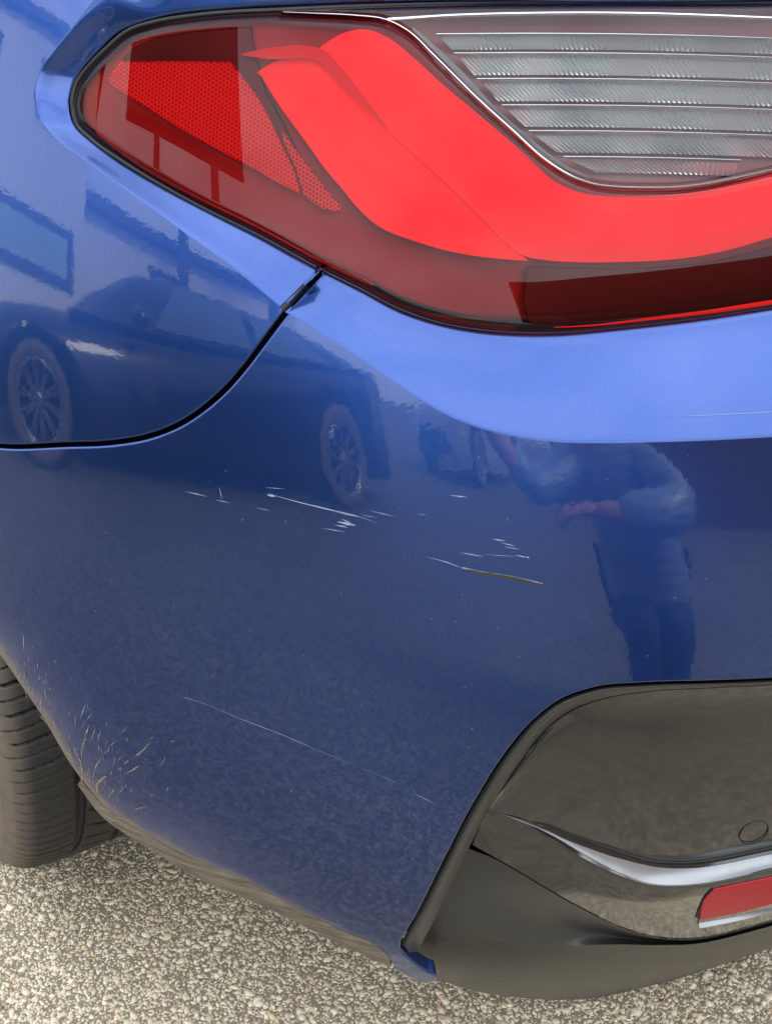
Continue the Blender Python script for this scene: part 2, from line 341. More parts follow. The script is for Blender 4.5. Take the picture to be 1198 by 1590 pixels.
# ================================================================== THE SETTING
GW = (0.10, 0.97)       # rear wheel contact
def ground_nodes(t, b):
    tcn = t.nodes.new('ShaderNodeTexCoord'); v = nnode(t, 'ShaderNodeTexVoronoi', Scale=150.); v.feature = 'F1'; t.links.new(tcn.outputs['Object'], v.inputs['Vector'])
    v2 = nnode(t, 'ShaderNodeTexVoronoi', Scale=75.); t.links.new(tcn.outputs['Object'], v2.inputs['Vector'])
    sep = t.nodes.new('ShaderNodeSeparateColor'); t.links.new(v.outputs['Color'], sep.inputs[0])
    c = ramp(t, sep.outputs[0], [(0, (.14, .12, .09)), (.35, (.22, .19, .145)), (.7, (.33, .29, .22)), (1, (.48, .43, .34))])  # darker on average, crevice shade put into the sheet's colour
    big = noise(t, 1.3, 5, .6); c = mixc(t, math_(t, 'MULTIPLY', big, .6), c, (.15, .135, .115), 'MULTIPLY')
    dk = ramp(t, v.outputs['Distance'], [(.4, (1, 1, 1)), (.85, (.5, .47, .42))]); c = mixc(t, 1., c, dk, 'MULTIPLY')
    t.links.new(c, b.inputs['Base Color'])
    t.links.new(bump(t, math_(t, 'SUBTRACT', 1, math_(t, 'ADD', v.outputs['Distance'], v2.outputs['Distance'])), .8, .004), b.inputs['Normal'])
M['ground'] = mat('weathered_asphalt', (.3, .28, .24), .85, build=ground_nodes)
bm = bmesh.new(); bmesh.ops.create_grid(bm, x_segments=60, y_segments=60, size=120); g = bm_obj('ground', bm, M['ground'])
tag(g, 'weathered pale asphalt of exposed stone chips under the car', 'ground', kind='structure')
# loose and set stone chips where the photograph shows them one by one
def chip_nodes(t, b):
    at = t.nodes.new('ShaderNodeAttribute'); at.attribute_name = 'tone'; at2 = t.nodes.new('ShaderNodeAttribute'); at2.attribute_name = 'hue'
    c = ramp(t, at.outputs['Fac'], [(0, (.40, .325, .21)), (.25, (.66, .56, .395)), (.6, (.83, .725, .53)), (1, (.93, .85, .66))])
    h = ramp(t, at2.outputs['Fac'], [(0, (1, 1, 1)), (.965, (1, 1, 1)), (.978, (1, .88, .70)), (.990, (.9, .64, .52)), (1, (.85, .55, .48))]); h_ = mixc(t, 1., c, h, 'MULTIPLY')
    n = noise(t, 900, 3); t.links.new(mixc(t, .5, h_, ramp(t, n, [(.3, (.7, .7, .7)), (.6, (1, 1, 1))]), 'MULTIPLY'), b.inputs['Base Color'])
M['chip'] = mat('stone_chips', (.4, .37, .31), .8, build=chip_nodes)
def chips():
    gxy = []
    for px, py in ((-160, 1180), (1360, 1330), (1360, 1960), (-160, 1960)):
        d = ray(px, py); t = CAMZ/-d[2]; gxy.append((t*d[0], t*d[1]))
    poly = np.array(gxy); x0, y0 = poly.min(0); x1, y1 = poly.max(0)
    base = []
    for k in range(6):
        bmm = bmesh.new(); bmesh.ops.create_icosphere(bmm, subdivisions=1, radius=1); v = np.array([x.co[:] for x in bmm.verts]); f = np.array([[q.index for q in x.verts] for x in bmm.faces]); bmm.free()
        v = v*(1+rng.uniform(-.48, .28, (len(v), 1))); base.append((v, f))
    V = []; F_ = []; TN = []; HU = []; nb = 0
    st = .0028
    gx, gy = np.meshgrid(np.arange(x0, x1, st), np.arange(y0, y1, st)); gx = gx.ravel()+rng.uniform(-.5, .5, gx.size)*st; gy = gy.ravel()+rng.uniform(-.5, .5, gy.size)*st
    k = pip(gx, gy, poly); gx = gx[k]; gy = gy[k]; n = len(gx)
    sz = rng.lognormal(math.log(.0018), .38, n); big = rng.random(n) < .010; sz[big] *= rng.uniform(1.5, 2.4, big.sum()); sz = np.minimum(sz, .0056)
    for i in range(n):
        v, f = base[i % 6]; a = rng.uniform(0, 6.28); c, s_ = math.cos(a), math.sin(a); r = sz[i]
        sx, sy, szz = r*rng.uniform(.85, 1.4), r*rng.uniform(.8, 1.1), r*rng.uniform(.45, .8); q = v*[sx, sy, szz]
        tl = rng.uniform(-.3, .3); q = np.stack([q[:, 0]*c-q[:, 1]*s_, q[:, 0]*s_+q[:, 1]*c, q[:, 2]+q[:, 0]*tl], -1)
        V.append(q+[gx[i], gy[i], szz*rng.uniform(-.28, .22)]); F_.append(f+nb); nb += len(v); tn = np.clip(rng.normal(.52, .24), 0, 1); TN += [tn]*len(v); HU += [rng.random()]*len(v)
    V = np.vstack(V); F_ = np.vstack(F_); me = bpy.data.meshes.new('stone_chips'); me.vertices.add(len(V)); me.vertices.foreach_set('co', V.ravel())
    me.loops.add(len(F_)*3); me.loops.foreach_set('vertex_index', F_.ravel()); me.polygons.add(len(F_)); me.polygons.foreach_set('loop_start', np.arange(len(F_))*3)
    me.update(calc_edges=True)
    for kname, a in (('tone', TN), ('hue', HU)):
        at = me.attributes.new(kname, 'FLOAT', 'POINT'); at.data.foreach_set('value', np.array(a, float))
    o = link('stone_chips', me, M['chip']); tag(o, 'tightly packed pale stone chips of the worn asphalt surface', 'gravel', kind='stuff')
chips()
sv = []
for px, py in ((-220, 1150), (1420, 1300), (1420, 1990), (-220, 1990)):
    d = ray(px, py); t_ = CAMZ/-d[2]; sv.append((t_*d[0], t_*d[1], .0004))
so = mesh('stone_dust', sv, [(0, 3, 2, 1)], mat('pale_stone_dust', (.5, .43, .32), .95, build=lambda t, b: (t.links.new(mixc(t, noise(t, 500, 6, .7), (.13, .11, .08), (.42, .365, .27)), b.inputs['Base Color']), t.links.new(bump(t, noise(t, 1500, 3), .6, .001), b.inputs['Normal']))), None, False)
so.data.update(); 
if so.data.polygons[0].normal.z < 0: so.data.flip_normals()
tag(so, 'pale stone dust packed between the chips of the worn asphalt', 'dust', kind='stuff')

# ================================================================== THE CAR
car = empty('car', (GW[0], GW[1], 0)); tag(car, 'metallic blue car seen close at its scratched rear left corner', 'car')
# ---- outlines in the photograph, laid on the body surface
SEAM = [(498, 425), (470, 455), (440, 490), (410, 530), (380, 570), (350, 604), (320, 631), (280, 658), (230, 678), (180, 687), (100, 691), (0, 693)]
ARCH = [(0, 1018), (30, 1062), (60, 1106), (113, 1194), (167, 1262)]
RIM = [(167, 1262), (234, 1303), (300, 1336), (375, 1367), (450, 1406), (525, 1445), (589, 1474)]
HOOK = [(604, 1488), (612, 1502), (628, 1515), (645, 1524), (662, 1528), (676, 1524), (677, 1516), (664, 1510), (648, 1500), (632, 1487), (619, 1472)]
CLAD = [(622, 1462), (640, 1432), (690, 1335), (740, 1240), (790, 1163), (830, 1117), (870, 1087), (920, 1069), (1000, 1061), (1100, 1058), (1198, 1054), (1330, 1048)]
CREASE = [(438, 482), (470, 499), (520, 530), (580, 571), (640, 613), (690, 643), (740, 663), (800, 678), (860, 686), (930, 688), (1000, 687), (1100, 684), (1198, 679), (1330, 668)]
aR = P2(ARCH); wc = np.array([GW[1]+.085, .335])    # wheel centre (y, z)
def s_of_y(y):   # s on the side where the belly curve has this y
    return float(np.interp(-y, -_py, _s)) if y < _py[0] else float(_py[0]-y)
# continue the arch as a circle round the wheel, over the top and down in front
p0 = S(aR[0, 0], aR[0, 1]); ang0 = math.atan2(p0[2]-wc[1], p0[1]-wc[0]); r0 = math.hypot(p0[2]-wc[1], p0[1]-wc[0])
def arch_ext(n=26):
    r = []
    for k in range(1, n+1):
        a = ang0+(math.radians(-12)-ang0)*k/n; rr = r0+(.385-r0)*min(1, k/6); r.append(('w', s_of_y(wc[0]+rr*math.cos(a)), wc[1]+rr*math.sin(a)))
    return r
AX = arch_ext()
seam_w = P2(SEAM); sz0 = seam_w[-1]
# seam goes on level until it meets the arch
k = next(i for i, p in enumerate(AX) if p[2] > sz0[1]-.012) if any(p[2] > sz0[1]-.012 for p in AX) else 8
SEAMX = [('w', sz0[0]+(AX[k][1]-sz0[0])*q, sz0[1]+(AX[k][2]-sz0[1])*q) for q in (.33, .66, 1.)]
seam = spline(P2(SEAM+SEAMX), 160); arch_b = spline(P2([AX[k]]+AX[:k][::-1]+ARCH[:-1][::1]+[ARCH[-1]]), 120) if k else spline(aR, 60)
rim = spline(P2(RIM), 100); hook = spline(P2(HOOK), 60); clad = spline(P2(CLAD), 220); crease = spline(P2(CREASE), 240)
def shift(c, a):
    """offset an open curve sideways in the surface, a > 0 to its left"""
    t = np.gradient(c[:, :2], axis=0); t /= np.linalg.norm(t, axis=1)[:, None]; r = c.copy(); r[:, 0] -= t[:, 1]*a; r[:, 1] += t[:, 0]*a; return r
GAP = .0012
# ---- bumper skin
sb = shift(seam, GAP)        # towards the bumper (below the seam)
dtest = sb[:, 1].mean()-seam[:, 1].mean()
if dtest > 0: sb = shift(seam, -GAP); sf = shift(seam, GAP)
else: sf = shift(seam, -GAP)
bump_poly = np.vstack([sb[::-1][:, :2], crease[1:, :2], clad[::-1][:, :2], hook[::-1][1:-1, :2], rim[::-1][:, :2], arch_b[::-1][1:, :2]])
edge_line = np.vstack([arch_b[:, :2], rim[1:, :2], hook[1:12, :2]]); arch_line = np.vstack([arch_b[:, :2], rim[:30, :2]])
def dust(s, z):
    d = pdist(s, z, edge_line[::4], False); d2 = pdist(s, z, arch_line[::4], False)
    d3 = pdist(s, z, hook[::4, :2], False)
    return (1-.80*np.exp(-(d3/.016)**2))*np.clip(.95*np.exp(-(d/.0045)**1.3)+.60*np.exp(-d2/.022)+.17*np.exp(-d/.05), 0, 1)
bumper = region('rear_bumper', bump_poly, .006, M['paint'], car, fillet=.0015, attr={'dust': dust}, fline=np.vstack([clad[::-1][:, :2], hook[::-1][1:-1, :2], rim[::-1][:, :2], arch_b[::-1][1:, :2], sb[::-1][:, :2]]))
# ---- fender skin
CREL = [(438, 479), (393, 441), (350, 408), (280, 357), (215, 308), (150, 262), (98, 225), (65, 190), (52, 148), (60, 112), (78, 85), (100, 55), (125, 25), (155, -10), (205, -52), (300, -80), (400, -95), (700, -108), (1200, -108), (1330, -108)]
crel = spline(P2(CREL[:14]), 160)
FT = [('w', crel[-1, 0]-.02, 1.01), ('w', .2, 1.015), ('w', -.3, 1.01), ('w', -.9, 1.0)]
FB = [('w', -.9, .30), ('w', -.2, .25), AX[-1]]
fend_poly = np.vstack([sf[:, :2], P2([AX[i] for i in range(k, len(AX))])[:, :2], P2(FB[::-1][1:])[:, :2], P2(FT[::-1])[:, :2], crel[::-1][:, :2][:-1]])
AX2 = P2(AX)[:, :2]
fender = region('rear_fender', fend_poly, .009, M['paint'], car, fillet=.0015, fline=np.vstack([sf[:, :2], P2([AX[i] for i in range(k, len(AX))])[:, :2]]), attr={'dust': lambda s, z: np.clip(.3*np.exp(-pdist(s, z, AX2, False)/.03), 0, 1)})
# ---- black backing behind the seam
seam_in = seam[26:]; bk = np.stack([seam_in, seam_in], 0); bk[0] = shift(seam_in, .007); bk[1] = shift(seam_in, -.007); bk[..., 2] = .010
mesh('seam_seal', S(bk[..., 0], bk[..., 1], bk[..., 2]), grid_faces(2, bk.shape[1]), mat('seam_shadow_black', (.002, .002, .002), 1, spec=0), car)
# ---- ledge between the crease and the lamp
LO = .028       # inset of the lamp face from the body surface
LAMPB = [(497, 421), (560, 452), (620, 483), (680, 503), (740, 515), (800, 520), (870, 520), (940, 514), (1000, 508), (1100, 496), (1198, 481), (1330, 458)]
def ledge(name, A, B, n, flip, mat_, par, offB, prof, endcap=True):
    a = spline(P2(A), n); b = spline(P2(B, offB), n); q = np.array(prof); V = []; O = []
    for u, w_ in q:
        c = a+(b-a)*u; c[:, 2] = offB*w_; V.append(S(c[:, 0], c[:, 1], c[:, 2]))
    V = np.array(V); o = mesh(name, V, grid_faces(len(q), n), mat_, par); fix_out(o); return o
prof = [(0, 0), (.010, .004), (.022, .012), (.04, .028), (.07, .058), (.12, .108), (.25, .24), (.4, .39), (.55, .55), (.7, .71), (.85, .87), (.95, .965), (1, 1), (1.012, 1.08), (1.015, 1.5)]
ledge('bumper_ledge', CREASE, LAMPB, 260, False, M['paint'], bumper, LO, prof)
_a = spline(P2(CREASE), 260); _b = spline(P2(LAMPB, LO), 260); _s0 = proj(1010, 644, .005)[0]; _V = []; _k = np.where(_a[:, 0] > _s0)[0][:-2]
for du in (-.0035, .0035):
    _u = np.interp(np.arange(len(_k)), [0, len(_k)*.5, len(_k)-1], [.215, .165, .165])+du*np.interp(np.arange(len(_k)), [0, 12, len(_k)], [.2, 1, .8]); _c = _a[_k]+(_b[_k]-_a[_k])*_u[:, None]; _V.append(S(_c[:, 0], _c[:, 1], LO*np.interp(_u, *zip(*prof))-.0004))
fix_out(mesh('scratch', np.array(_V), grid_faces(2, len(_k)), mat('faint_line_scratch', (.10, .16, .34), .5), bumper))
FLI = [(494, 419), (447, 394), (400, 368), (320, 328), (250, 291), (185, 252), (135, 215), (113, 192), (106, 163), (113, 130), (128, 106), (150, 80), (185, 48), (235, 29), (300, 17), (450, 7), (700, 0), (1200, 0), (1330, 2)]
CREL2 = [(434, 477), (393, 441), (350, 408), (280, 357), (215, 308), (150, 262), (98, 225), (65, 190), (52, 148), (60, 112), (78, 85), (100, 55), (125, 25), (155, -10), (205, -52), (400, -95), (700, -108), (1200, -108), (1330, -108)]
def paired(name, A, B, offB, prof, mat_, par, m=8):
    """ledge whose two edges are matched point by point"""
    a = P2(A); b = P2(B, offB); V = []
    def sp(c):   # catmull-rom by index
        t = np.linspace(0, len(c)-1, (len(c)-1)*m+1); i = np.minimum(t.astype(int), len(c)-2); u = (t-i)[:, None]
        g = lambda j: c[np.clip(j, 0, len(c)-1)]
        return .5*(2*g(i)+(-g(i-1)+g(i+1))*u+(2*g(i-1)-5*g(i)+4*g(i+1)-g(i+2))*u*u+(-g(i-1)+3*g(i)-3*g(i+1)+g(i+2))*u**3)
    a, b = sp(a), sp(b)
    for u, w_ in prof:
        c = a+(b-a)*u; V.append(S(c[:, 0], c[:, 1], offB*w_+0*c[:, 0]))
    V = np.array(V); o = mesh(name, V, grid_faces(len(prof), len(a)), mat_, par); fix_out(o); return o
prof2 = [(0, 0), (.02, .004), (.05, .02), (.1, .065), (.2, .18), (.35, .36), (.5, .53), (.65, .68), (.8, .82), (.92, .93), (1, 1), (1.02, 1.1), (1.022, 1.6)]
paired('lamp_surround', CREL2, FLI, LO, prof2, M['paint'], fender)
_top = P2(CREL2[13:]); _tl = np.stack([np.linspace(_top[0, 0]-.03, _top[-1, 0], len(_top)), np.full(len(_top), 1.012), np.zeros(len(_top))], -1)
loft('quarter_shoulder', [_top, _tl], 120, 6, M['paint'], car)
tube_pts(S(*spline(P2([(437, 481, -.0002), (452, 466, LO*.20), (467, 451, LO*.44), (483, 435, LO*.70), (499, 420, LO*.95)]), 30).T), .0021, M['black'], 'ledge_seal', car)
# ---- roof of the tail: boot shoulder above the lamp
def top_panel():
    ss = np.linspace(-.9, 2.4, 120); V = []
    zt = np.interp(ss, [-.9, 2.4], [1.01, 1.0]); 
    for u, dz in ((0, -.03), (0, 0), (.03, .012), (.08, .022), (.2, .04), (.5, .07)):
        V.append(S(ss, zt, .012+u)+np.array([0, 0, dz]))
    return fix_out(mesh('boot_shoulder', np.array(V), grid_faces(6, 120), M['paint'], car))
top_panel()
# inner shell: dark body behind every skin, closes the car
ss = np.linspace(-.9, 3.0, 90); zz = np.linspace(.22, 1.0, 16); A_, B_ = np.meshgrid(ss, zz, indexing='ij')
off = np.where((np.hypot(S(A_, B_)[..., 1]-wc[0], B_-wc[1]) < .44) & (A_ < 1.2), .30, .075)
mesh('inner_shell', S(A_, B_, off), grid_faces(90, 16), M['black'], car)
und = S(ss, ss*0+.235, .09); V = np.array([und, und*[0, 1, 1]+np.array([1.5, 0, 0])]); mesh('underbody', V, grid_faces(2, 90), M['black'], car)

# ---- dusty underside lip along the lower edge of the bumper
RT = [(126, 1212), (167, 1258), (234, 1300), (300, 1334), (375, 1365), (450, 1404), (525, 1443), (589, 1472), (606, 1488)]
RB = [(127, 1213), (165, 1267), (232, 1314), (298, 1358), (374, 1392), (413, 1408), (525, 1464), (585, 1490), (607, 1498)]
M['dust'] = mat('dried_road_dust', (.2, .165, .12), .9, build=lambda t, b: (t.links.new(mixc(t, ramp(t, noise(t, 45, 9, .75, stretch=(.6, .6, 4)), [(.3, (0, 0, 0)), (.7, (1, 1, 1))]), (.05, .046, .042), (.32, .265, .19)), b.inputs['Base Color']), t.links.new(bump(t, noise(t, 400, 4), .4, .001), b.inputs['Normal'])))
a = spline(P2(RT, -.0003), 120); b = spline(P2(RB, .016), 120); V = []
for u, w_ in ((0, 0), (.15, .02), (.35, .12), (.6, .35), (.85, .7), (1, 1), (1.05, 2.5)):
    c = a+(b-a)*u; V.append(S(c[:, 0], c[:, 1], -.0003+w_*.0163))
fix_out(mesh('dusty_lip', np.array(V), grid_faces(7, 120), M['dust'], bumper))

# ---- lower cladding
E1 = [(619, 1470, .006), (640, 1434, .006), (690, 1338, .006), (740, 1243, .006), (790, 1166, .006), (830, 1119, .006), (870, 1089, .006), (920, 1071, .006), (1000, 1063, .006), (1100, 1060, .006), (1198, 1056, .006), (1330, 1050, .006)]
E1b = [(630, 1472, .004), (652, 1434, .004), (701, 1339, .004), (749, 1248, .004), (797, 1173, .004), (837, 1125, .004), (876, 1095, .004), (924, 1077, .004), (1000, 1068, .004), (1100, 1063, .004), (1198, 1060, .004), (1330, 1053, .004)]
E2 = [(640, 1490, .012), (668, 1440, .015), (714, 1345, .016), (759, 1258, .016), (806, 1186, .016), (847, 1133, .016), (886, 1103, .015), (930, 1086, .012), (1000, 1074, .008), (1100, 1068, .006), (1198, 1063, .006), (1330, 1056, .006)]
clad_root = loft('edge_band', [P2(E1), P2(E1b), P2(E2)], 380, 5, M['satin'], car)
clad_root.name = 'lower_cladding'
PA = [(757, 1256, .018), (780, 1222, .018), (808, 1184, .018), (849, 1133, .017), (888, 1104, .016), (932, 1087, .013), (1000, 1075, .009), (1100, 1069, .007), (1198, 1064, .007), (1330, 1057, .007)]
def mid(A, B, u, o): return [(p[0]+(q[0]-p[0])*u, p[1]+(q[1]-p[1])*u, o) for p, q in zip(A, B)]
PB = [(755, 1260, .0182), (776, 1262, .0183), (803, 1268, .0188), (850, 1285, .0205), (900, 1303, .0215), (960, 1325, .022), (1020, 1341, .022), (1070, 1343, .022), (1198, 1321, .022), (1330, 1292, .022)]
up1 = mid(PA, PB, .12, .0155); up2 = mid(PA, PB, .35, .017); up3 = mid(PA, PB, .65, .0190); up4 = mid(PA, PB, .90, .0212)
for i_, (o3, o4) in enumerate(((.0181, .0182), (.0181, .0183), (.0184, .0187), (.0187, .0200))): up3[i_] = up3[i_][:2]+(o3,); up4[i_] = up4[i_][:2]+(o4,)
loft('upper_panel', [P2(q) for q in (PA, up1, up2, up3, up4, PB)], 380, 6, M['clad'], clad_root)
PC = [(754, 1262, .0182), (775, 1266, .0182), (802, 1274, .0182), (850, 1299, .0150), (900, 1330, .0120), (960, 1359, .010), (1020, 1375, .0095), (1080, 1374, .0095), (1198, 1351, .0095), (1330, 1322, .0095)]
PCm = [((p[0]+q[0])/2, (p[1]+q[1])/2, (p[2]+q[2])/2+.0008) for p, q in zip(PB, PC)]
loft('trim_ridge', [P2(q) for q in (PB, PCm, PC)], 380, 4, M['clad'], clad_root)
PD = [(733, 1312, .0215), (765, 1330, .020), (800, 1350, .019), (850, 1380, .0175), (900, 1408, .016), (960, 1437, .015), (1020, 1454, .015), (1080, 1456, .015), (1198, 1428, .015), (1330, 1390, .015)]
c1 = mid(PC, PD, .08, .0088); c1[0] = c1[0][:2]+(.0183,); c1[1] = c1[1][:2]+(.0183,); c1[2] = c1[2][:2]+(.0181,); c1[3] = c1[3][:2]+(.0145,); c1[4] = c1[4][:2]+(.0110,)
c2 = mid(PC, PD, .5, .0092); c2[0] = c2[0][:2]+(.0188,); c2[1] = c2[1][:2]+(.0184,); c2[2] = c2[2][:2]+(.0178,); c2[3] = c2[3][:2]+(.0150,); c2[4] = c2[4][:2]+(.0115,)
loft('middle_band', [P2(q) for q in (PC, c1, c2, PD)], 380, 6, M['clad'], clad_root)
W1 = [(722, 1316, .027), (765, 1333, .024), (800, 1352, .022), (850, 1382, .020), (900, 1410, .018), (960, 1439, .0168), (1020, 1456, .0165), (1080, 1458, .0165), (1198, 1430, .0165), (1330, 1392, .0165)]
W2 = [(650, 1447, .026), (700, 1452, .0235), (760, 1461, .0215), (820, 1467, .0195), (880, 1469, .018), (950, 1467, .0172), (1020, 1468, .0168), (1080, 1466, .0168), (1198, 1438, .0168), (1330, 1400, .0168)]
W3 = [(630, 1482, .026), (690, 1500, .0215), (745, 1510, .0192), (800, 1517, .018), (860, 1520, .0175), (930, 1518, .0172), (1000, 1512, .0172), (1080, 1499, .0172), (1198, 1466, .0172), (1330, 1422, .0172)]
W4 = [(628, 1484, .034), (680, 1520, .033), (745, 1541, .033), (800, 1549, .033), (860, 1553, .033), (930, 1550, .033), (1000, 1541, .033), (1080, 1525, .033), (1198, 1487, .033), (1330, 1440, .033)]
loft('wedge_panel', [P2(q) for q in (W1, mid(W1, W2, .5, .027), W2)], 380, 8, M['satin'], clad_root)
M['apron'] = mat('matt_dark_apron', (.03, .029, .025), .34, 0, 0, spec=.35, build=lambda t, b: (t.links.new(mixc(t, noise(t, 70, 6, .7), (.018, .017, .014), (.052, .047, .036)), b.inputs['Base Color']), t.links.new(bump(t, noise(t, 220, 4, .6), .35, .001), b.inputs['Normal'])))
loft('lower_apron', [P2(q) for q in (W2, W3, W4)], 380, 8, M['apron'], clad_root)
loft('apron_underside', [P2(W4), P2(W4)+[0, .004, .05]], 380, 3, M['black'], clad_root)
M['sky_sheen'] = mat('satin_sky_sheen', (.42, .43, .45), .30, .6, build=lambda t, b: (t.links.new(mixc(t, noise(t, 35, 5, .7), (.24, .25, .255), (.38, .39, .40)), b.inputs['Base Color']),))  # light metal colour put in for the sky's sheen on upward ledges
_a, _m, _b = [spline(P2(q), 400) for q in (PB, PCm, PC)]; _i0 = int(np.argmin(np.abs(_a[:, 0]-proj(836, 1283, .02)[0]))); _w = np.clip(np.linspace(0, 6, 400-_i0), 0, 1)**.7
_rows = []
for u in (.14, .3, .5, .7, .92):
    c_ = (_a*(1-2*u)*(1-u)+_m*4*u*(1-u)+_b*u*(2*u-1))[_i0:]; mid_ = (_a*.0+_m)[_i0:]; c_ = mid_+(c_-mid_)*_w[:, None]; c_[:, 2] -= .0007; _rows.append(S(*c_.T))
fix_out(mesh('ridge_sheen', np.array(_rows), grid_faces(5, 400-_i0), M['sky_sheen'], clad_root))  # added strip that carries the ridge's sky reflection
# seam line of the skirt and a black shadow slot beside the wedge
def strip(name, pts, width, mat_, par, off, n=40, taper=(.25, 1, .25), dz=None):
    c = spline(P2(pts, off), n); t = np.gradient(c[:, :2], axis=0); t /= np.linalg.norm(t, axis=1)[:, None]
    w_ = np.interp(np.linspace(0, 1, n), np.linspace(0, 1, len(taper)), taper)*width*.5
    a = c.copy(); b = c.copy(); a[:, 0] -= t[:, 1]*w_; a[:, 1] += t[:, 0]*w_; b[:, 0] += t[:, 1]*w_; b[:, 1] -= t[:, 0]*w_
    V = np.array([S(q[:, 0], q[:, 1], q[:, 2]) for q in (a, b)]); o = mesh(name, V, grid_faces(2, n), mat_, par); fix_out(o); return o
strip('shadow_slot', [(654, 1430), (688, 1370), (722, 1308), (757, 1256)], .006, M['black'], clad_root, .0135, taper=(.1, .9, 1.3, .2))
strip('skirt_seam', [(1050, 1531, .0265), (1090, 1516, .0225), (1140, 1500, .0200), (1198, 1480, .0188), (1330, 1433, .0188)], .0022, M['black'], clad_root, .03, taper=(1, 1))
strip('trim_shadow_gap', [(820, 1276), (870, 1290), (900, 1302), (960, 1324), (1020, 1341), (1070, 1343), (1198, 1320), (1330, 1291)], .0016, M['black'], clad_root, .0205, n=80, taper=(.1, .6, 1, 1, 1))
# sensor
cs = P2([(1170, 1293)], .018)[0]; rr = [(math.cos(a)*.0105, math.sin(a)*.0105) for a in np.linspace(0, 2*math.pi, 33)]
sens = P2([(1170+22.5*math.cos(a)*.97-4*math.sin(a), 1293+18*math.sin(a)-3*math.cos(a)) for a in np.linspace(0, 2*math.pi, 33)], .0204)
tube_pts(S(sens[:, 0], sens[:, 1], sens[:, 2]), .0004, M['black'], 'parking_sensor', clad_root)
# red reflector with its bezel
rp_ = [(1104, 1384), (1150, 1374), (1198, 1364), (1330, 1333), (1330, 1375), (1198, 1405), (1140, 1420), (1086, 1430), (1087, 1415), (1092, 1398)]
refl = region('red_reflector', P2(rp_, .0075), .004, M['reflector'], clad_root, off=.0075, fillet=.0012, skirt=.012)
lp = P2([(1084, 1434), (1140, 1424), (1198, 1410), (1330, 1380)], .0088); lq = P2([(1086, 1442), (1142, 1431), (1198, 1417), (1330, 1387)], .0055)
loft('reflector_lip', [lp, lq], 60, 3, M['sky_sheen'], clad_root)
tube_pts(S(*spline(P2([(1106, 1381), (1095, 1392), (1086, 1412), (1083, 1434)], .0082), 24).T), .0006, M['black'], 'reflector_bezel', clad_root)

# ---- tail light
LAMP = [(500, 419), (560, 448), (620, 479), (680, 500), (740, 511), (800, 516), (870, 516), (940, 511), (1000, 504), (1100, 492), (1198, 477), (1330, 455),
        (1330, 5), (1198, 4), (900, 4), (700, 5), (598, 8), (450, 14), (300, 24), (240, 34), (200, 47), (163, 77), (137, 104), (120, 128), (112, 160), (118, 190), (142, 215), (190, 250), (252, 288), (320, 325), (400, 364)]
lampc = spline(P2(LAMP[:12], LO), 120); lampt = spline(P2(LAMP[12:]+LAMP[:1], LO), 240); lamp = np.vstack([lampc[:-1], lampt[:-1]])
TRIM = [(440, 18), (490, 20), (550, 23), (600, 30), (632, 46), (675, 87), (735, 147), (795, 202), (848, 248), (888, 273), (923, 285), (960, 289), (1000, 290), (1050, 289), (1100, 283), (1150, 273), (1198, 262), (1330, 225)]
tl = empty('tail_light', (0, 0, 0)); tl.parent = car; tl.matrix_parent_inverse = car.matrix_world.inverted()
trim = spline(P2(TRIM, LO), 200)
# lens in two pieces, split along the trim
i_t = np.argmin(np.hypot(*(lamp[:, :2]-trim[0, :2]).T)); 
def closest_idx(poly, p): return int(np.argmin(np.hypot(poly[:, 0]-p[0], poly[:, 1]-p[1])))
topL = P2([(440, 15)], LO)[0]; kT = closest_idx(lamp, topL); kR1 = closest_idx(lamp, P2([(1330, 455)], LO)[0]); kR2 = closest_idx(lamp, P2([(1330, 5)], LO)[0])
red_poly = np.vstack([lamp[:kR1+1, :2], trim[::-1][:, :2], lamp[kT:, :2]]); clr_poly = np.vstack([trim[:, :2], lamp[kR2:kT+1, :2]])
region('red_lens', inset(red_poly, .0006), .006, M['lens_red'], tl, off=LO-.004, fillet=.006, skirt=0)
region('clear_lens', inset(clr_poly, .0004), .006, M['lens_clear'], tl, off=LO-.004, fillet=.003, skirt=0)
region('lamp_housing', lamp, .008, M['housing'], tl, off=LO+.020, fillet=.002, skirt=0)
tube_pts(S(*spline(P2(LAMP, LO+.003)[:, :3], 500, True).T)+0, .0014, M['rubber_seal'], 'lamp_seal', tl)
c_ = P2(TRIM, LO-.001); tube_pts(S(*spline(c_, 220).T), np.interp(np.arange(220), [0, 45, 219], [.0001, .0010, .0010]), M['chrome'], 'chrome_trim', tl)
# bright L shaped light guide: main face and its deeper facet
B1 = [(500, 70), (530, 52), (565, 45), (600, 57), (640, 88), (690, 134), (735, 171), (778, 207), (818, 241), (858, 279), (898, 298), (950, 304), (1000, 304), (1050, 301), (1100, 294), (1150, 282), (1198, 269), (1330, 233)]
B2 = [(488, 84), (515, 106), (545, 140), (575, 175), (600, 203), (640, 240), (680, 276), (720, 313), (755, 348), (790, 383), (815, 400), (850, 407), (900, 410), (960, 410), (1020, 408), (1080, 402), (1140, 390), (1198, 373), (1330, 330)][0:19]
Ld = LO+.006
b1 = spline(P2(B1, Ld), 220); b2 = spline(P2(B2, Ld), 220)
fix_out(mesh('light_guide', np.array([S(*(b1+(b2-b1)*u).T[:2], Ld+.004*(u*u)) for u in np.linspace(0, 1, 12)]), grid_faces(12, 220), M['bar'], tl))
F1 = [(398, 112), (425, 96), (455, 90), (487, 85), (515, 107), (545, 141), (575, 176), (600, 204), (640, 241), (680, 277), (720, 314), (755, 349), (790, 384), (818, 403)]
F2 = [(405, 118), (420, 142), (438, 170), (460, 200), (482, 230), (505, 262), (530, 292), (555, 322), (580, 346), (605, 360), (640, 373), (690, 388), (750, 399), (820, 405)]
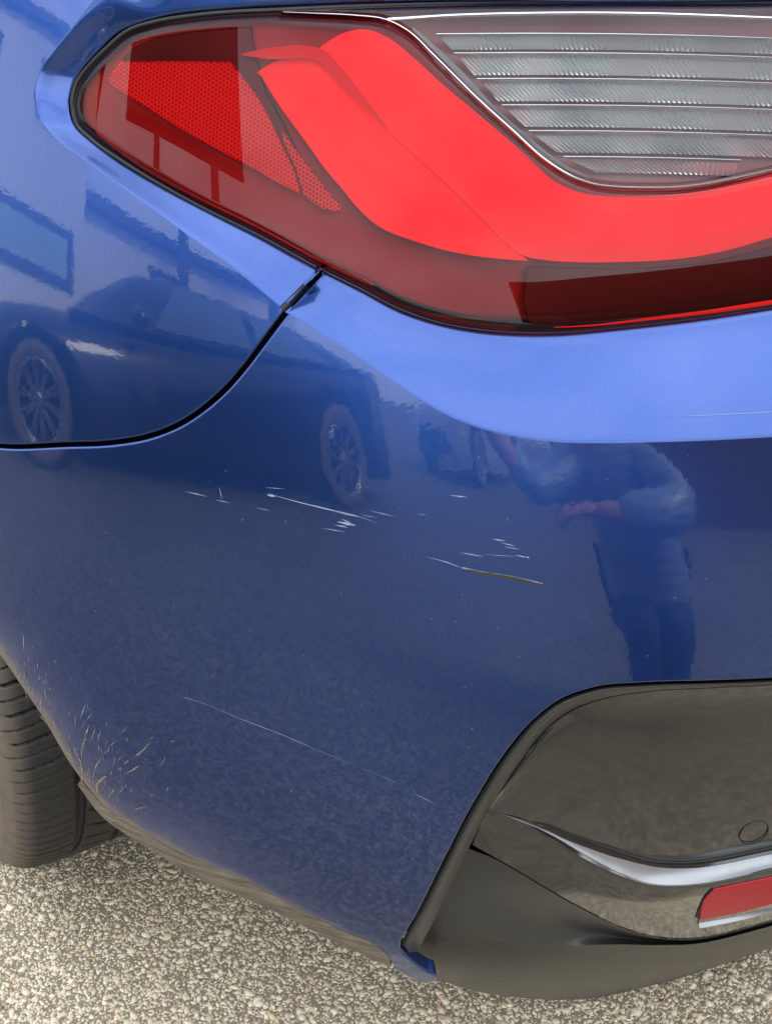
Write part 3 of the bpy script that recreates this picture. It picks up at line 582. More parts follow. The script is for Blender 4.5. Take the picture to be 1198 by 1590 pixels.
paired_f = [(p[0], p[1]) for p in F1]
a = P2(F1, Ld+.006); b = P2(F2, Ld); 
fa = spline(a, 160); fb = spline(b, 160)
def bypair(name, A, B, oA, oB, mat_, par, m=8, rows=8):
    a = P2(A, oA); b = P2(B, oB)
    def sp(c):
        t = np.linspace(0, len(c)-1, (len(c)-1)*m+1); i = np.minimum(t.astype(int), len(c)-2); u = (t-i)[:, None]; g = lambda j: c[np.clip(j, 0, len(c)-1)]
        return .5*(2*g(i)+(-g(i-1)+g(i+1))*u+(2*g(i-1)-5*g(i)+4*g(i+1)-g(i+2))*u*u+(-g(i-1)+3*g(i)-3*g(i+1)+g(i+2))*u**3)
    a, b = sp(a), sp(b); V = np.array([S(*(a+(b-a)*u).T) for u in np.linspace(0, 1, rows)]); o = mesh(name, V, grid_faces(rows, len(a)), mat_, par); fix_out(o); return o
bypair('light_guide_facet', [(x+3*(2 < i_ < 13), y-3*(2 < i_ < 13)) for i_, (x, y) in enumerate(F1)], F2, Ld+.0050, Ld-.001, M['bar_deep'], tl)
strip('light_guide_shade', [(375, 84), (400, 83), (430, 82), (470, 80), (494, 84), (520, 106), (550, 140), (580, 174), (602, 201)], .0052, M['fold_shade'], tl, Ld-.0015, taper=(.1, 1.0, 1.2, 1.1, 1, .8, .5, .05))  # shade along the fold, painted as a deep red strip
# honeycomb reflector
hs = 1/.0021
HX = [(165, 128), (174, 110), (186, 95), (270, 94), (357, 95), (372, 112), (400, 150), (418, 183), (435, 220), (455, 262), (468, 303), (430, 285), (400, 267), (350, 240), (300, 213), (230, 169)]
if 1: HX2 = [(436, 200), (452, 222), (480, 260), (510, 298), (530, 320), (527, 331), (500, 325), (471, 305), (458, 262), (437, 215)]
region('honeycomb_edge', P2(HX2, LO+.008), .004, M['retro_pale'], tl, off=LO+.008, fillet=.001, skirt=0, attr={'hu': lambda s, z: s*hs, 'hv': lambda s, z: z*hs*1.15})
region('dark_reflection_patch', P2([(205, 74), (240, 58), (300, 48), (392, 40), (392, 62), (400, 95), (412, 140), (440, 190), (470, 250), (466, 300), (400, 262), (300, 205), (190, 90)], LO+.014), .006, M['dark_reflection'], tl, off=LO+.014, fillet=.001, skirt=0)  # dark patch painted inside the lamp in place of a dark reflection
region('honeycomb_reflector', P2(HX, LO+.008), .005, M['retro'], tl, off=LO+.008, fillet=.001, skirt=0, attr={'hu': lambda s, z: s*hs, 'hv': lambda s, z: z*hs*1.15})
# clear chamber: grey box with stepped, fluted silver ribs
CH = [(604, 31), (625, 43), (650, 64), (674, 90), (700, 119), (750, 162), (800, 209), (850, 255), (890, 280), (925, 289), (960, 292), (1000, 292), (1050, 291), (1100, 285), (1150, 275), (1198, 264), (1330, 227), (1330, 6), (1198, 6), (900, 6), (700, 8), (612, 14)]
region('dark_reflection_patch', P2([(818, 413), (900, 416), (1000, 416), (1100, 408), (1198, 384), (1330, 340), (1330, 445), (1198, 467), (1100, 482), (1000, 494), (900, 502), (822, 504), (812, 470)], LO+.012), .006, M['dark_reflection'], tl, off=LO+.012, fillet=.001, skirt=0)  # lower lamp darkened in colour where the brick wall is mirrored
region('clear_chamber', P2(CH, LO+.024), .008, M['grey_inner'], tl, off=LO+.024, fillet=.001, skirt=0)
_q1, _q2 = proj(950, 100, LO), proj(950, 250, LO); kfl = (_q1[0]-_q2[0])/(_q1[1]-_q2[1])
edgeL = lambda y: np.interp(y, [30, 50, 88, 142, 186, 218, 254, 276], [650, 664, 700, 748, 790, 826, 880, 930])
ys = [52, 82, 122, 163, 203, 243, 274]
for q in range(6):
    y0, y1 = ys[q], ys[q+1]; xr = 1330 if q < 5 else 1150
    def row(y, o, bend):
        xs = np.linspace(edgeL(y)+10, xr if q < 4 else (1330 if q == 4 else 1150), 9); return [(x, y+bend*((x-700)/500.)**2*8-2*math.sin((x-700)/630.*3.1), o) for x in xs]
    n = 620; a = spline(P2(row(y0, LO+.006, 1)), n); b = spline(P2(row(y1-4, LO+.012, 1)), n); V = []; fl0 = 0
    for u in (0, .12, .12001, .3, .5, .7, .88, 1):
        c = a+(b-a)*u; fl = .0008*np.sin((c[:, 0]-kfl*c[:, 1])*2*math.pi/.0038)*(.6+.4*np.sin(c[:, 0]*90)) if u > .121 else 0
        c[:, 2] = LO+.006+(.0045 if u > .12 else 0)+.005*u+fl; V.append(S(c[:, 0], c[:, 1], c[:, 2]))
    fix_out(mesh('reflector_rib', np.array(V), grid_faces(8, n), M['silver'], tl))
    tube_pts(S(*a.T[:2], LO+.0055)[::4], .0006, M['chrome'], 'rib_edge', tl, 6)
tube_pts(S(*spline(P2([(600, 30), (700, 24), (800, 21), (900, 20), (1000, 21), (1100, 24), (1198, 28), (1330, 34)], LO+.002), 120).T), .0012, M['chrome'], 'chamber_rim', tl)
strip('chamber_edge', [(640, 44), (672, 72), (720, 120), (770, 175), (815, 215), (870, 255), (915, 276)], .004, M['grey_inner'], tl, LO+.012, taper=(.4, 1, 1, .2))
strip('lens_edge_line', [(560, 470), (620, 494), (680, 508)], .002, M['edge_dark'], tl, LO+.002, taper=(.4, 1, .4))
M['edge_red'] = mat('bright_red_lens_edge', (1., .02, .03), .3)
strip('lens_edge_red_line', [(860, 508), (930, 504), (1000, 496), (1100, 484), (1198, 469), (1330, 447)], .0026, M['edge_red'], tl, LO-.0015, taper=(.2, 1, 1, 1, 1))  # plain bright red line along the lens edge
strip('lens_edge_line', [(620, 478), (680, 490), (740, 494), (820, 493), (940, 488), (1060, 476), (1198, 455), (1330, 435)], .0030, M['rubber_seal'], tl, LO+.004, taper=(.3, 1, 1, 1))
strip('lens_edge_line', [(150, 205), (220, 258), (300, 303), (400, 352), (500, 405), (580, 442)], .0016, M['edge_dark'], tl, LO+.002, taper=(1, 1))

# ---- wheels
def tyre_nodes(t, b):
    n = noise(t, 45, 6, .7); tcn = t.nodes.new('ShaderNodeTexCoord'); at = t.nodes.new('ShaderNodeAttribute'); at.attribute_name = 'mud'
    f = math_(t, 'MULTIPLY', at.outputs['Fac'], math_(t, 'ADD', n, .35), True)
    base = mixc(t, noise(t, 160, 4), (.010, .010, .009), (.028, .027, .025)); t.links.new(mixc(t, f, base, (.20, .16, .12)), b.inputs['Base Color']); as_ = t.nodes.new('ShaderNodeAttribute'); as_.attribute_name = 'sipe'; t.links.new(mixc(t, as_.outputs['Fac'], mixc(t, f, base, (.20, .16, .12)), (.003, .003, .003)), b.inputs['Base Color'])
    t.links.new(bump(t, noise(t, 700, 3), .3, .0006), b.inputs['Normal'])
M['tyre'] = mat('black_tyre_rubber', (.02, .02, .02), .62, build=tyre_nodes)
M['alloy'] = mat('silver_alloy', (.55, .56, .58), .28, .9)
def make_wheel(parent, x, y, side, r=.335, width=.245, N_=360, spokes=20, detailed=False, steer=0):
    """side -1: outer face looks to -x"""
    prof = [(.030, .225), (.012, .235), (.003, .262), (0, .285), (.004, .305), (.012, .319), (.022, .3275), (.034, .3320), (.050, .3345), (.066, .3350), (.0665, .328), (.0745, .328), (.075, .3355), (.095, .3357), (.108, .3357), (.1085, .328), (.1175, .328), (.118, .3357), (.135, .3357), (.151, .3357), (.1515, .328), (.1595, .328), (.160, .3350), (.185, .334), (.205, .331), (.222, .326), (.235, .316), (.242, .295), (.244, .27), (.235, .238), (.22, .225)]
    if detailed:   # finer shoulder
        q = np.array(prof); k = np.concatenate([[0], np.cumsum(np.linalg.norm(np.diff(q, axis=0), axis=1))]); tt = np.unique(np.concatenate([k, np.linspace(0, k[-1], 90)])); prof = list(zip(np.interp(tt, k, q[:, 0]), np.interp(tt, k, q[:, 1])))
    pr = np.array(prof); pr[:, 1] *= r/.335; th = np.linspace(0, 2*math.pi, N_, endpoint=False); TH, PX = np.meshgrid(th, pr[:, 0], indexing='ij'); RR = np.tile(pr[:, 1], (N_, 1))
    if detailed:
        nb = 66
        def slot(period_n, phase, slant, wdt, x0, x1, dep):
            a = (TH*r*1.0+slant*PX+phase)/(2*math.pi*r/period_n); d = np.abs(a-np.round(a))*(2*math.pi*r/period_n)
            m = np.clip((wdt/2-d)/.0007+.5, 0, 1)*np.clip((PX-x0)/.001, 0, 1)*np.clip((x1-PX)/.001, 0, 1)*(RR > .31); return m*dep
        dd = np.maximum.reduce([slot(nb, 0, .25, .0036, .016, .062, .009), slot(nb, .016, .25, .0016, .010, .058, .005), slot(nb, .005, -.6, .0026, .078, .100, .005), slot(nb, .012, .5, .0026, .120, .146, .005), slot(nb, 0, .25, .003, .162, .225, .005)])
        RR = RR-dd
    mud = np.clip((.030-PX)/.02, 0, 1)*.9+.02; sip = np.clip(dd/.002, 0, 1) if detailed else RR*0
    xx = -side*0+x+(PX if side < 0 else -PX)
    V = np.stack([xx, y+RR*np.cos(TH), r+RR*np.sin(TH)], -1)
    w_ = empty('wheel', (x, y, r)); w_.parent = parent; w_.matrix_parent_inverse = parent.matrix_world.inverted(); bpy.context.view_layer.update()
    o = mesh('tyre', V, grid_faces(N_, len(prof), cu=True, flip=side > 0), M['tyre'], w_, True, attrs={'mud': mud.ravel(), 'sipe': sip.ravel()})
    rr = r/.335; a = np.linspace(0, 2*math.pi, 72, endpoint=False); rim = np.array([(.020, .226), (.010, .232), (.006, .226), (.012, .215), (.045, .208), (.10, .205), (.2, .21), (.235, .228)]); rim[:, 1] *= rr
    V = np.stack([np.tile(x-side*rim[:, 0], (72, 1)), y+np.cos(a)[:, None]*rim[:, 1], r+np.sin(a)[:, None]*rim[:, 1]], -1); mesh('rim', V, grid_faces(72, 8, cu=True), M['alloy'], w_)
    bm = bmesh.new(); bmesh.ops.create_cone(bm, cap_ends=True, segments=36, radius1=.19*rr, radius2=.19*rr, depth=.03, matrix=Matrix.Translation((x-side*.12, y, r)) @ Matrix.Rotation(math.pi/2, 4, 'Y')); bm_obj('brake_disc', bm, M['black'], w_)
    me = None
    for k in range(spokes):
        an = 2*math.pi*k/spokes+(.07 if k % 2 else -.07)
        if me is None:
            bm = bmesh.new(); 
            bmesh.ops.create_cube(bm, size=1)
            for v in bm.verts:
                top = v.co.z > 0; wd = .0065 if top else .010; v.co = Vector((-side*(.022 if top else .030)+v.co.x*.014, v.co.y*2*wd, (.214 if top else .040)*rr))
            me = bpy.data.meshes.new('spoke'); bm.to_mesh(me); bm.free(); me.materials.append(M['alloy'])
        o = bpy.data.objects.new('spoke', me); col.objects.link(o); o.parent = w_; o.rotation_euler = (an, 0, 0)
    bm = bmesh.new(); bmesh.ops.create_cone(bm, cap_ends=True, segments=24, radius1=.045*rr, radius2=.036*rr, depth=.03, matrix=Matrix.Translation((x-side*.022, y, r)) @ Matrix.Rotation(side*math.pi/2, 4, 'Y')); bm_obj('hub', bm, M['alloy'], w_)
    return w_
ww = make_wheel(car, .106, wc[0]+.062, -1, .335, N_=2640, spokes=10, detailed=True); ww.rotation_euler = (0, math.radians(2.2), 0)
# arch liner: a dark half drum inside the wheel opening
a = np.linspace(math.radians(-10), math.radians(150), 40); V = np.array([[(x, wc[0]+.395*math.cos(t), wc[1]+.395*math.sin(t)) for x in (.135, .20, .50)] for t in a])
mesh('arch_liner', V, grid_faces(40, 3), M['black'], car)

# ---- scratches, chips and mud on the skin
M['scratch'] = mat('bare_scratch', (.27, .32, .46), .6)
M['scratch_faint'] = mat('faint_scratch', (.13, .16, .33), .5)
M['gouge'] = mat('dark_gouge', (.035, .033, .018), .7)
M['mud'] = mat('dried_mud', (.34, .29, .21), .9, build=lambda t, b: (t.links.new(mixc(t, noise(t, 300, 4), (.15, .13, .10), (.36, .31, .24)), b.inputs['Base Color']),))
def mark(name, pts, w_px, m, taper=(.15, 1, .15), n=14, off=-.00025, jag=.25, par=None):
    c = spline(P2(pts, off), n); wd = w_px*.00033; t = np.gradient(c[:, :2], axis=0); t /= np.linalg.norm(t, axis=1)[:, None]+1e-9
    w_ = np.interp(np.linspace(0, 1, n), np.linspace(0, 1, len(taper)), taper)*wd*.5*(1+jag*rng.uniform(-1, 1, n))
    j = rng.uniform(-.25, .25, n)*wd*jag; a = c.copy(); b = c.copy()
    for q, sg in ((a, 1), (b, -1)): q[:, 0] -= t[:, 1]*(sg*w_+j); q[:, 1] += t[:, 0]*(sg*w_+j)
    o = mesh(name, np.array([S(*a.T), S(*c.T)-0, S(*b.T)]), grid_faces(3, n), m, par or bumper); fix_out(o); return o
SC = [([(288, 763), (322, 771)], 1.6), ([(340, 756), (345, 776)], 1.2), ([(334, 776), (358, 781)], 1.2), ([(396, 788), (420, 793)], 1.1), ([(412, 757), (442, 759)], 1.0), ([(414, 768), (428, 771)], 4.2),
      ([(416, 766), (450, 776), (510, 791), (560, 803), (584, 812)], 2.0), ([(520, 795), (560, 803)], 1.4), ([(575, 793), (612, 802)], 1.5), ([(560, 799), (585, 804)], 1.0), ([(500, 820), (536, 826)], 1.4), ([(520, 815), (540, 819)], 2.4), ([(524, 810), (552, 816)], 5.5), ([(530, 806), (545, 812)], 2.0),
      ([(648, 798), (662, 800)], 1.0), ([(698, 769), (726, 772)], 2.2), ([(765, 837), (784, 840)], 2.4), ([(778, 843), (800, 848)], 1.8), ([(782, 849), (806, 853)], 1.4), ([(800, 862), (821, 866)], 2.0), ([(818, 864), (821, 867)], 3.),
      ([(714, 858), (750, 864)], 1.8), ([(752, 861), (800, 864)], .9), ([(662, 865), (690, 872), (722, 884)], 1.6), ([(716, 882), (730, 886)], 3.2),
      ([(36, 985), (37, 1010)], 2.), ([(133, 1092), (124, 1118)], 1.8), ([(165, 1122), (166, 1128)], 1.2), ([(264, 1151), (272, 1151)], 1.4)]
for p, w_ in SC: mark('scratch', p, w_, M['scratch'])
mark('scratch', [(716, 883), (745, 890), (790, 897), (842, 908)], 6.0, M['gouge'], taper=(.3, .8, 1, .9, .6), n=24, off=-.0003)
mark('scratch', [(718, 881), (745, 887), (790, 894), (842, 906)], 1.3, M['scratch'], taper=(1, .4, .8, 1), n=24, off=-.0004, jag=.6)
mark('scratch', [(286, 1083), (309, 1090), (370, 1115), (440, 1142), (500, 1168), (560, 1192), (614, 1215)], 1.5, M['scratch'], taper=(.6, .3, .8, .7, .3, .15, .4), n=50)
mark('scratch', [(642, 1232), (677, 1249)], 1.6, M['scratch'])
mark('scratch', [(1010, 644), (1060, 649), (1120, 652), (1198, 652)], 2.0, M['scratch_faint'], n=30, off=.0146) if False else None
for k in range(150):   # tiny stone chips and dust specks all over
    px, py = rng.uniform(20, 1190), rng.uniform(700, 1430)
    if py > 1050+max(0, (870-px))*1.15-20 or py > 1000+px*.95 or (px > 840 and py > 1040): continue
    mark('paint_chip', [(px, py), (px+rng.uniform(-2, 2.), py+rng.uniform(.8, 2.4))], rng.uniform(.6, 1.3), M['scratch' if rng.random() < .4 else 'scratch_faint'], taper=(.6, 1, .6), n=4)
MUD = [([(38, 1070), (44, 1090)], 2), ([(70, 1070), (71, 1085)], 2), ([(83, 1118), (86, 1132)], 5), ([(134, 1143), (128, 1160), (126, 1178)], 4.5), ([(124, 1180), (128, 1200), (126, 1215)], 6), ([(152, 1148), (153, 1170)], 2), ([(158, 1176), (152, 1184), (143, 1210)], 4), ([(165, 1205), (150, 1222), (152, 1232)], 13), ([(140, 1205), (138, 1216)], 6),
       ([(232, 1154), (222, 1165), (209, 1175)], 5), ([(200, 1181), (193, 1186)], 5), ([(218, 1188), (205, 1196), (195, 1202)], 3.5), ([(187, 1192), (182, 1198)], 3), ([(180, 1223), (172, 1233), (166, 1240)], 4), ([(228, 1252), (208, 1258)], 4.5), ([(240, 1234), (232, 1236)], 3), ([(228, 1261), (225, 1264)], 3), ([(220, 1175), (238, 1186)], 1.2),
       ([(60, 1110), (78, 1128)], 4), ([(96, 1160), (112, 1175)], 5), ([(104, 1150), (118, 1196)], 3), ([(176, 1268), (205, 1274)], 7), ([(112, 1185), (126, 1205)], 5), ([(120, 1160), (117, 1172)], 3)]
for p, w_ in MUD: mark('mud_splash', p, w_*.72, M['mud'], taper=(.15, .6, 1, .5, .8, .1), n=16, jag=.75, off=-.0004)
for k in range(48):   # thin dusty wisps thrown up behind the wheel
    q = rng.random()**.8; px = 35+q*150+rng.exponential(22); py = 1040+q*200-rng.exponential(18)*.6; l = rng.uniform(5, 22); an = math.radians(rng.normal(68, 16))
    if py > 1018+px*1.42-6: continue
    mark('mud_splash', [(px, py), (px+l*math.cos(an)*.6, py-l*math.sin(an)*.5), (px+l*math.cos(an), py-l*math.sin(an))], rng.uniform(.8, 2.4), M['mud'] if rng.random() < .6 else M['scratch_faint'], n=7, jag=.6, off=-.0004)
for k in range(70):
    t = rng.random(); i = int(t*(len(ARCH)-1)); u = t*(len(ARCH)-1)-i; px = ARCH[i][0]+(ARCH[i+1][0]-ARCH[i][0])*u; py = ARCH[i][1]+(ARCH[i+1][1]-ARCH[i][1])*u; q = rng.exponential(14)+4
    px += q*.85; py -= q*.35; l = rng.uniform(3, 13); an = math.radians(rng.uniform(60, 115)); mark('mud_splash', [(px, py), (px-l*math.cos(an), py-l*math.sin(an))], rng.uniform(.8, 2.6), M['mud'], n=6, jag=.5, off=-.0005)
mark('mud_splash', [(450, 1410), (470, 1420), (500, 1428), (533, 1438)], 2.0, M['mud'], taper=(.4, .6, .8, 1), n=30, jag=.8); mark('mud_splash', [(520, 1447), (560, 1459), (590, 1469)], 2.0, M['mud'], taper=(.4, .8, 1), n=24, jag=.8)

# ================================================================== WHAT STANDS AROUND (seen in the paint)
def parked(name, label, loc, rz, paint, glass):
    """sedan, length along y, centred on loc"""
    root = empty(name, (0, 0, 0)); tag(root, label, 'car', 'cars parked around the blue car')
    ys_ = np.array([-2.35, -2.33, -2.2, -1.9, -1.5, -1.0, -.5, 0, .5, .95, 1.4, 1.8, 2.1, 2.28, 2.35]); hw = np.array([.60, .72, .82, .88, .90, .91, .915, .92, .92, .915, .90, .87, .80, .68, .5]); zt = np.array([.80, .95, 1.00, 1.02, 1.0, .98, .96, .95, .94, .93, .89, .84, .77, .68, .58])
    yy = np.linspace(-2.35, 2.35, 90); HW = np.interp(yy, ys_, hw); ZT = np.interp(yy, ys_, zt); V = []
    for y, h, z in zip(yy, HW, ZT):
        r = []
        for t in np.linspace(0, math.pi, 33):
            c, s_ = math.cos(t), math.sin(t); ex = .28; xr = h*math.copysign(abs(c)**ex, c)*(1-.05*max(0, s_)); zz_ = .22+(z-.22)*abs(s_)**.42
            for wy in (-1.38, 1.47):
                d = math.hypot(y-wy, zz_-.33)
                if d < .385 and abs(xr) > .6: xr = math.copysign(.60, xr)
            r.append((xr, y, zz_))
        V.append(r)
    mesh('body', np.array(V), grid_faces(90, 33), paint, root); 
    gy = np.array([-1.95, -1.5, -1.0, -.4, .1, .45, .95, 1.15]); gz = np.array([1.02, 1.22, 1.36, 1.43, 1.43, 1.38, 1.08, .93]); yy = np.linspace(-1.95, 1.15, 60); Z = np.interp(yy, gy, gz)
    def green(y, z, t, grow=0):
        b = .80; zb = .93; top = .56+grow; c = math.cos(t); s_ = math.sin(t); k = abs(s_)**.55; x = (b+(top-b)*k)*math.copysign(abs(c)**.22, c); return (x*(1+grow), y, zb+(z-zb)*k)
    mesh('roof', np.array([[green(y, z, t) for t in np.linspace(0, math.pi, 41)] for y, z in zip(yy, Z)]), grid_faces(60, 41), paint, root)
    for sd_ in (1, -1):
        for (y0, y1) in ((-1.35, -.55), (-.47, .38)):
            q = np.linspace(y0, y1, 14); V = []
            for y in q:
                z = np.interp(y, gy, gz); e = min(1, (y1-y)/.25 if y1 > 0 else 1, (y-y0)/.35 if y0 < -1 else 1); V.append([(sd_*(.805-.19*k*e*(z-.95)/.45), y, .965+(z-.065-.965)*k*e) for k in np.linspace(0, 1, 5)])
            mesh('window', np.array(V), grid_faces(14, 5, flip=sd_ > 0), glass, root)
        bm = bmesh.new(); bmesh.ops.create_icosphere(bm, subdivisions=3, radius=1, matrix=Matrix.Translation((sd_*1.0, .55, 1.0)) @ Matrix.Diagonal((.12, .07, .08, 1))); bm_obj('mirror', bm, paint, root, True)
        for wy in (-1.38, 1.47): make_wheel(root, sd_*.905, wy, sd_, .335, N_=90, spokes=20)
    root.location = loc; root.rotation_euler = (0, 0, rz); return root
M['glass_dark'] = mat('dark_window_glass', (.10, .14, .15), .05, 0, 1)
M['car_dark'] = mat('black_car_paint', (.012, .013, .016), .3, .3, 1); M['car_white'] = mat('grey_car_paint', (.22, .23, .25), .4, 0, 1)
parked('parked_car', 'dark sedan parked alongside, mirrored in the blue bumper', (-3.2, -.62, 0), 0, M['car_dark'], M['glass_dark'])
parked('parked_car', 'grey car parked behind the dark sedan, mirrored at the bumper corner', (-3.4, -8.6, 0), .1, M['car_white'], M['glass_dark'])
# building
bl = empty('building', (-9, 3, 0)); tag(bl, 'pale rendered building with framed windows, mirrored in the blue fender', 'building')
M['render'] = mat('pale_render', (.62, .60, .57), .9, build=lambda t, b: (t.links.new(mixc(t, noise(t, 1.2, 5), (.70, .69, .67), (.82, .81, .78)), b.inputs['Base Color']),))
M['frame'] = mat('dark_window_frame', (.05, .045, .07), .5); M['pane'] = mat('window_pane', (.30, .46, .48), .1, 0, 1); M['brick'] = mat('brown_brick', (.16, .08, .06), .9)
def addbox(name, c, s, m, p, bev=0): bm = bmesh.new(); box(bm, Vector(c), s, bevel=bev); return bm_obj(name, bm, m, p)
def bbox(name, c, s, m): o = addbox(name, c, s, m, bl); return o
bbox('wall', (-10.5, 6.5, 2.6), (5, 13, 5.2), M['render']); bbox('wall', (-10.6, -3.0, 1.55), (4.8, 6, 3.1), M['render']); bbox('roof', (-10.45, 6.5, 5.3), (5.4, 13.4, .2), M['frame']); bbox('roof', (-10.5, -3.05, 3.2), (5.2, 6.1, .18), M['frame'])
for (y, z, wy, wz) in ((2.0, 2.0, 3.4, 1.0), (6.5, 2.0, 3.0, 1.0), (9.5, 1.95, 1.6, .95), (1.2, 4.2, 1.4, .8), (4.4, 4.2, 1.4, .8), (-2.3, 2.3, .9, .7)):
    f = bbox('window', (-7.97 if y > -1 else -8.17, y, z), (.12, wy, wz), M['frame']); bm = bmesh.new(); box(bm, Vector((f.matrix_world.translation[0], 0, 0))*0+Vector((-7.9 if y > -1 else -8.1, y, z)), (.03, wy-.36, wz-.34)); bm_obj('pane', bm, M['pane'], f)
bk_ = addbox('brick_wall', (9.05, -6.5, 1.55), (19.3, .4, 3.1), M['brick'], None); tag(bk_, 'long brown brick wall far behind the photographer', 'wall')
for x, y, h in ((4.95, -5.5, 5.05), (4.6, -5.5, 4.35)):
    bm = bmesh.new(); bmesh.ops.create_cone(bm, cap_ends=True, segments=12, radius1=.035, radius2=.02, depth=h, matrix=Matrix.Translation((x, y, h/2))); o = bm_obj('lamp_post', bm, M['frame'], None, True)
    bm = bmesh.new(); box(bm, Vector((x, y-.25, h)), (.10, .5, .05)); bm_obj('lamp_head', bm, M['frame'], o); tag(o, 'tall dark lamp post mirrored in the clear lamp glass' if h > 4.5 else 'shorter dark lamp post near the brick wall', 'lamp post')

bb = empty('billboard', (-6.5, -2.85, 0), math.radians(26)); tag(bb, 'large dark billboard on two posts beyond the parked cars', 'billboard')
M['board'] = mat('dark_board', (.035, .02, .018), .7)
for nm, c, sz in (('board', (0, 0, 6.15), (.14, 3.7, 3.2)), ('board_frame', (-.12, 0, 4.52), (.1, 3.8, .12)), ('post', (-.1, -1.1, 2.25), (.14, .2, 4.5)), ('post', (-.1, .7, 2.25), (.14, .2, 4.5)), ('brace', (-.2, -.2, 3.7), (.06, 1.8, .1))):
    o = addbox(nm, (0, 0, 0), sz, M['board'], None, .02); o.parent = bb; o.location = c

# ================================================================== THE PHOTOGRAPHER (seen in the paint)
M['jacket'] = mat('blue_puffer_jacket', (.22, .31, .50), .4, 0, .3, .3, build=lambda t, b: t.links.new(bump(t, noise(t, 9, 3, .6, stretch=(.4, .4, 3.5)), .5, .02), b.inputs['Normal'])); M['jeans'] = mat('dark_jeans', (.02, .03, .09), .9, build=lambda t, b: (t.links.new(mixc(t, noise(t, 30, 4), (.02, .035, .10), (.05, .08, .20)), b.inputs['Base Color']),))
M['skin'] = mat('skin', (.50, .26, .18), .5); M['hair'] = mat('dark_hair', (.03, .02, .015), .7); M['shoe'] = mat('shoe', (.03, .03, .03), .6); M['hem'] = mat('grey_shirt', (.55, .56, .60), .9)
person = empty('person', (.54, -.60, 0)); tag(person, 'person in a blue puffer jacket and jeans crouching behind the camera', 'person')
def skin(name, pts, edges, radii, m, parent, sub=2, root=0):
    me = bpy.data.meshes.new(name); me.from_pydata([tuple(p) for p in pts], edges, []); o = link(name, me, m, parent)
    md = o.modifiers.new('Skin', 'SKIN'); md.use_smooth_shade = True; md.branch_smoothing = .5
    if not me.skin_vertices: 
        bmm = bmesh.new(); bmm.from_mesh(me); bmm.verts.layers.skin.verify(); bmm.to_mesh(me); bmm.free()
    for k, r in enumerate(radii):
        r = r if isinstance(r, tuple) else (r, r); me.skin_vertices[0].data[k].radius = r
    me.skin_vertices[0].data[root].use_root = True; o.modifiers.new('Sub', 'SUBSURF').levels = sub; o.modifiers['Sub'].render_levels = sub; return o
# body: pelvis, spine, neck, head, arms, legs (crouching, right hand low, left hand up to the phone)
J = [(.54, -.82, .47), (.535, -.74, .58), (.51, -.66, .71), (.47, -.59, .82), (.44, -.53, .89), (.41, -.49, .94), (.38, -.45, 1.00),
     (.59, -.58, .82), (.68, -.48, .72), (.55, -.38, .70), (.41, -.35, .71),
     (.35, -.56, .82), (.22, -.40, .73), (.08, -.19, .89),
     (.49, -.80, .46), (.495, -.50, .44), (.50, -.63, .10), (.495, -.52, .03),
     (.59, -.80, .46), (.60, -.53, .44), (.59, -.66, .10), (.60, -.55, .03)]
ED = [(0, 1), (1, 2), (2, 3), (3, 4), (4, 5), (5, 6), (3, 7), (7, 8), (8, 9), (9, 10), (3, 11), (11, 12), (12, 13), (0, 14), (14, 15), (15, 16), (16, 17), (0, 18), (18, 19), (19, 20), (20, 21)]
RD = [.10, .10, .10, .09, .045, .055, .07, .05, .036, .03, .022, .05, .036, .022, .075, .05, .03, .018, .075, .05, .03, .018]
skin('body', J, ED, RD, M['skin'], person)
skin('jeans', [J[0], J[14], J[15], (.498, -.56, .28), (.50, -.625, .12), J[18], J[19], (.597, -.59, .28), (.59, -.655, .12)], [(0, 1), (1, 2), (2, 3), (3, 4), (0, 5), (5, 6), (6, 7), (7, 8)], [.13, .085, .062, .052, .046, .085, .062, .052, .046], M['jeans'], person)
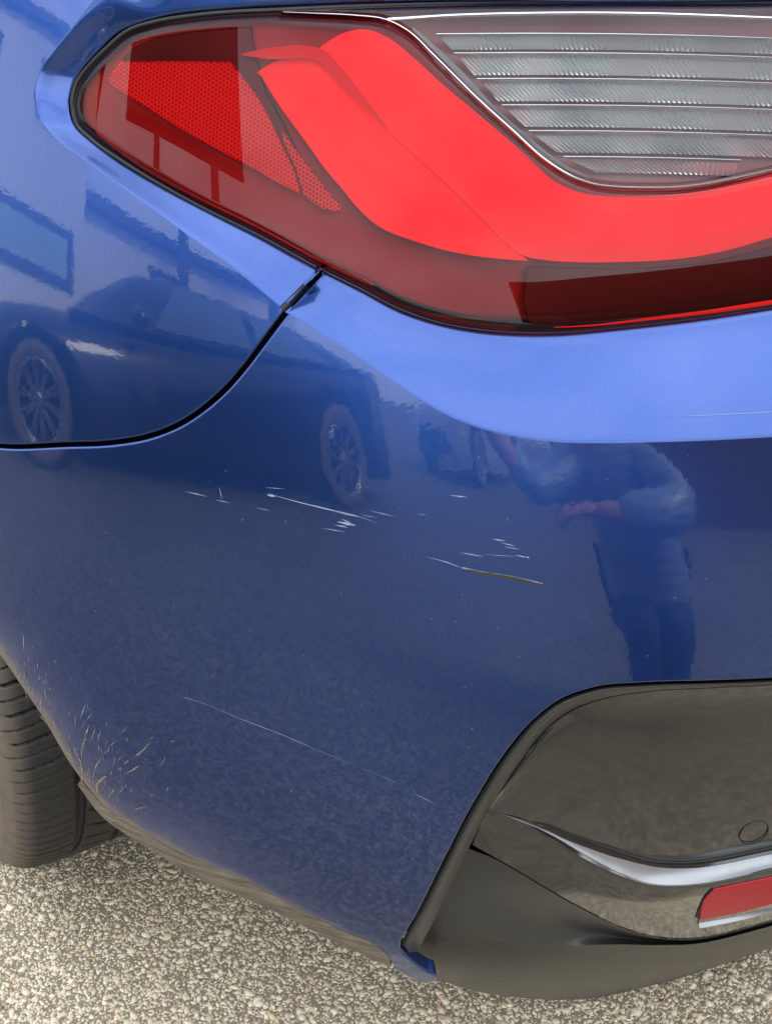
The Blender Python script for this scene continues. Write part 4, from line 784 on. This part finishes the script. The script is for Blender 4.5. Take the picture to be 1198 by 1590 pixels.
jk = [(.54, -.70, .46), (.54, -.68, .52), (.53, -.66, .60), (.515, -.63, .68), (.495, -.60, .75), (.475, -.57, .81), (.45, -.55, .855), (.57, -.57, .815), (.63, -.53, .78), (.675, -.48, .725), (.63, -.43, .71), (.56, -.385, .70), (.47, -.36, .705), (.37, -.55, .81), (.29, -.48, .765), (.22, -.40, .74), (.16, -.31, .80)]
jo = skin('jacket', jk, [(i, i+1) for i in range(6)]+[(5, 7), (7, 8), (8, 9), (9, 10), (10, 11), (11, 12), (5, 13), (13, 14), (14, 15), (15, 16)], [.15, .158, .145, .148, .135, .115, .060, .064, .066, .055, .060, .056, .044, .060, .058, .050, .042], M['jacket'], person)
shm = skin('shirt_hem', [(.545, -.70, .36), (.54, -.69, .46)], [(0, 1)], [.135, .14], M['hem'], person)
bm = bmesh.new(); bmesh.ops.create_uvsphere(bm, u_segments=24, v_segments=16, radius=1, matrix=Matrix.Translation((.38, -.47, 1.035)) @ Matrix.Diagonal((.078, .09, .08, 1))); bm_obj('hair', bm, M['hair'], person, True)
def hand(base, d, up, name='hand'):
    b = Vector(base); d = Vector(d).normalized(); u = Vector(up).normalized(); s_ = d.cross(u).normalized(); pts = [b, b+d*.04, b+d*.08]; ed = [(0, 1), (1, 2)]; rd = [(.024, .018), (.034, .016), (.036, .014)]
    for k, (o_, l) in enumerate(((-.027, .062), (-.009, .07), (.009, .066), (.027, .052))):
        i = len(pts); p = b+d*.085+s_*o_; pts += [p, p+d*l*.45-u*.006, p+d*l*.75-u*.022, p+d*l*.85-u*.036]; ed += [(2, i), (i, i+1), (i+1, i+2), (i+2, i+3)]; rd += [.0095, .009, .0085, .007]
    i = len(pts); p = b+d*.03-s_*.03; pts += [p, p+d*.03-s_*.02-u*.01, p+d*.055-s_*.024-u*.02]; ed += [(1, i), (i, i+1), (i+1, i+2)]; rd += [.012, .010, .008]
    return skin(name, pts, ed, rd, M['skin'], person, sub=1)
hand((.43, -.352, .71), (-1, .15, -.05), (0, .2, 1)); hand((.085, -.20, .885), (-.25, .9, .35), (-.5, 0, .8))
for x, y_ in ((.50, -.56), (.595, -.59)):
    bm = bmesh.new(); box(bm, Vector((x, y_, .045)), (.095, .27, .085), bevel=.03); bm_obj('shoe', bm, M['shoe'], person, True)
person.scale = (.88, .88, .88); person.location.x -= .075
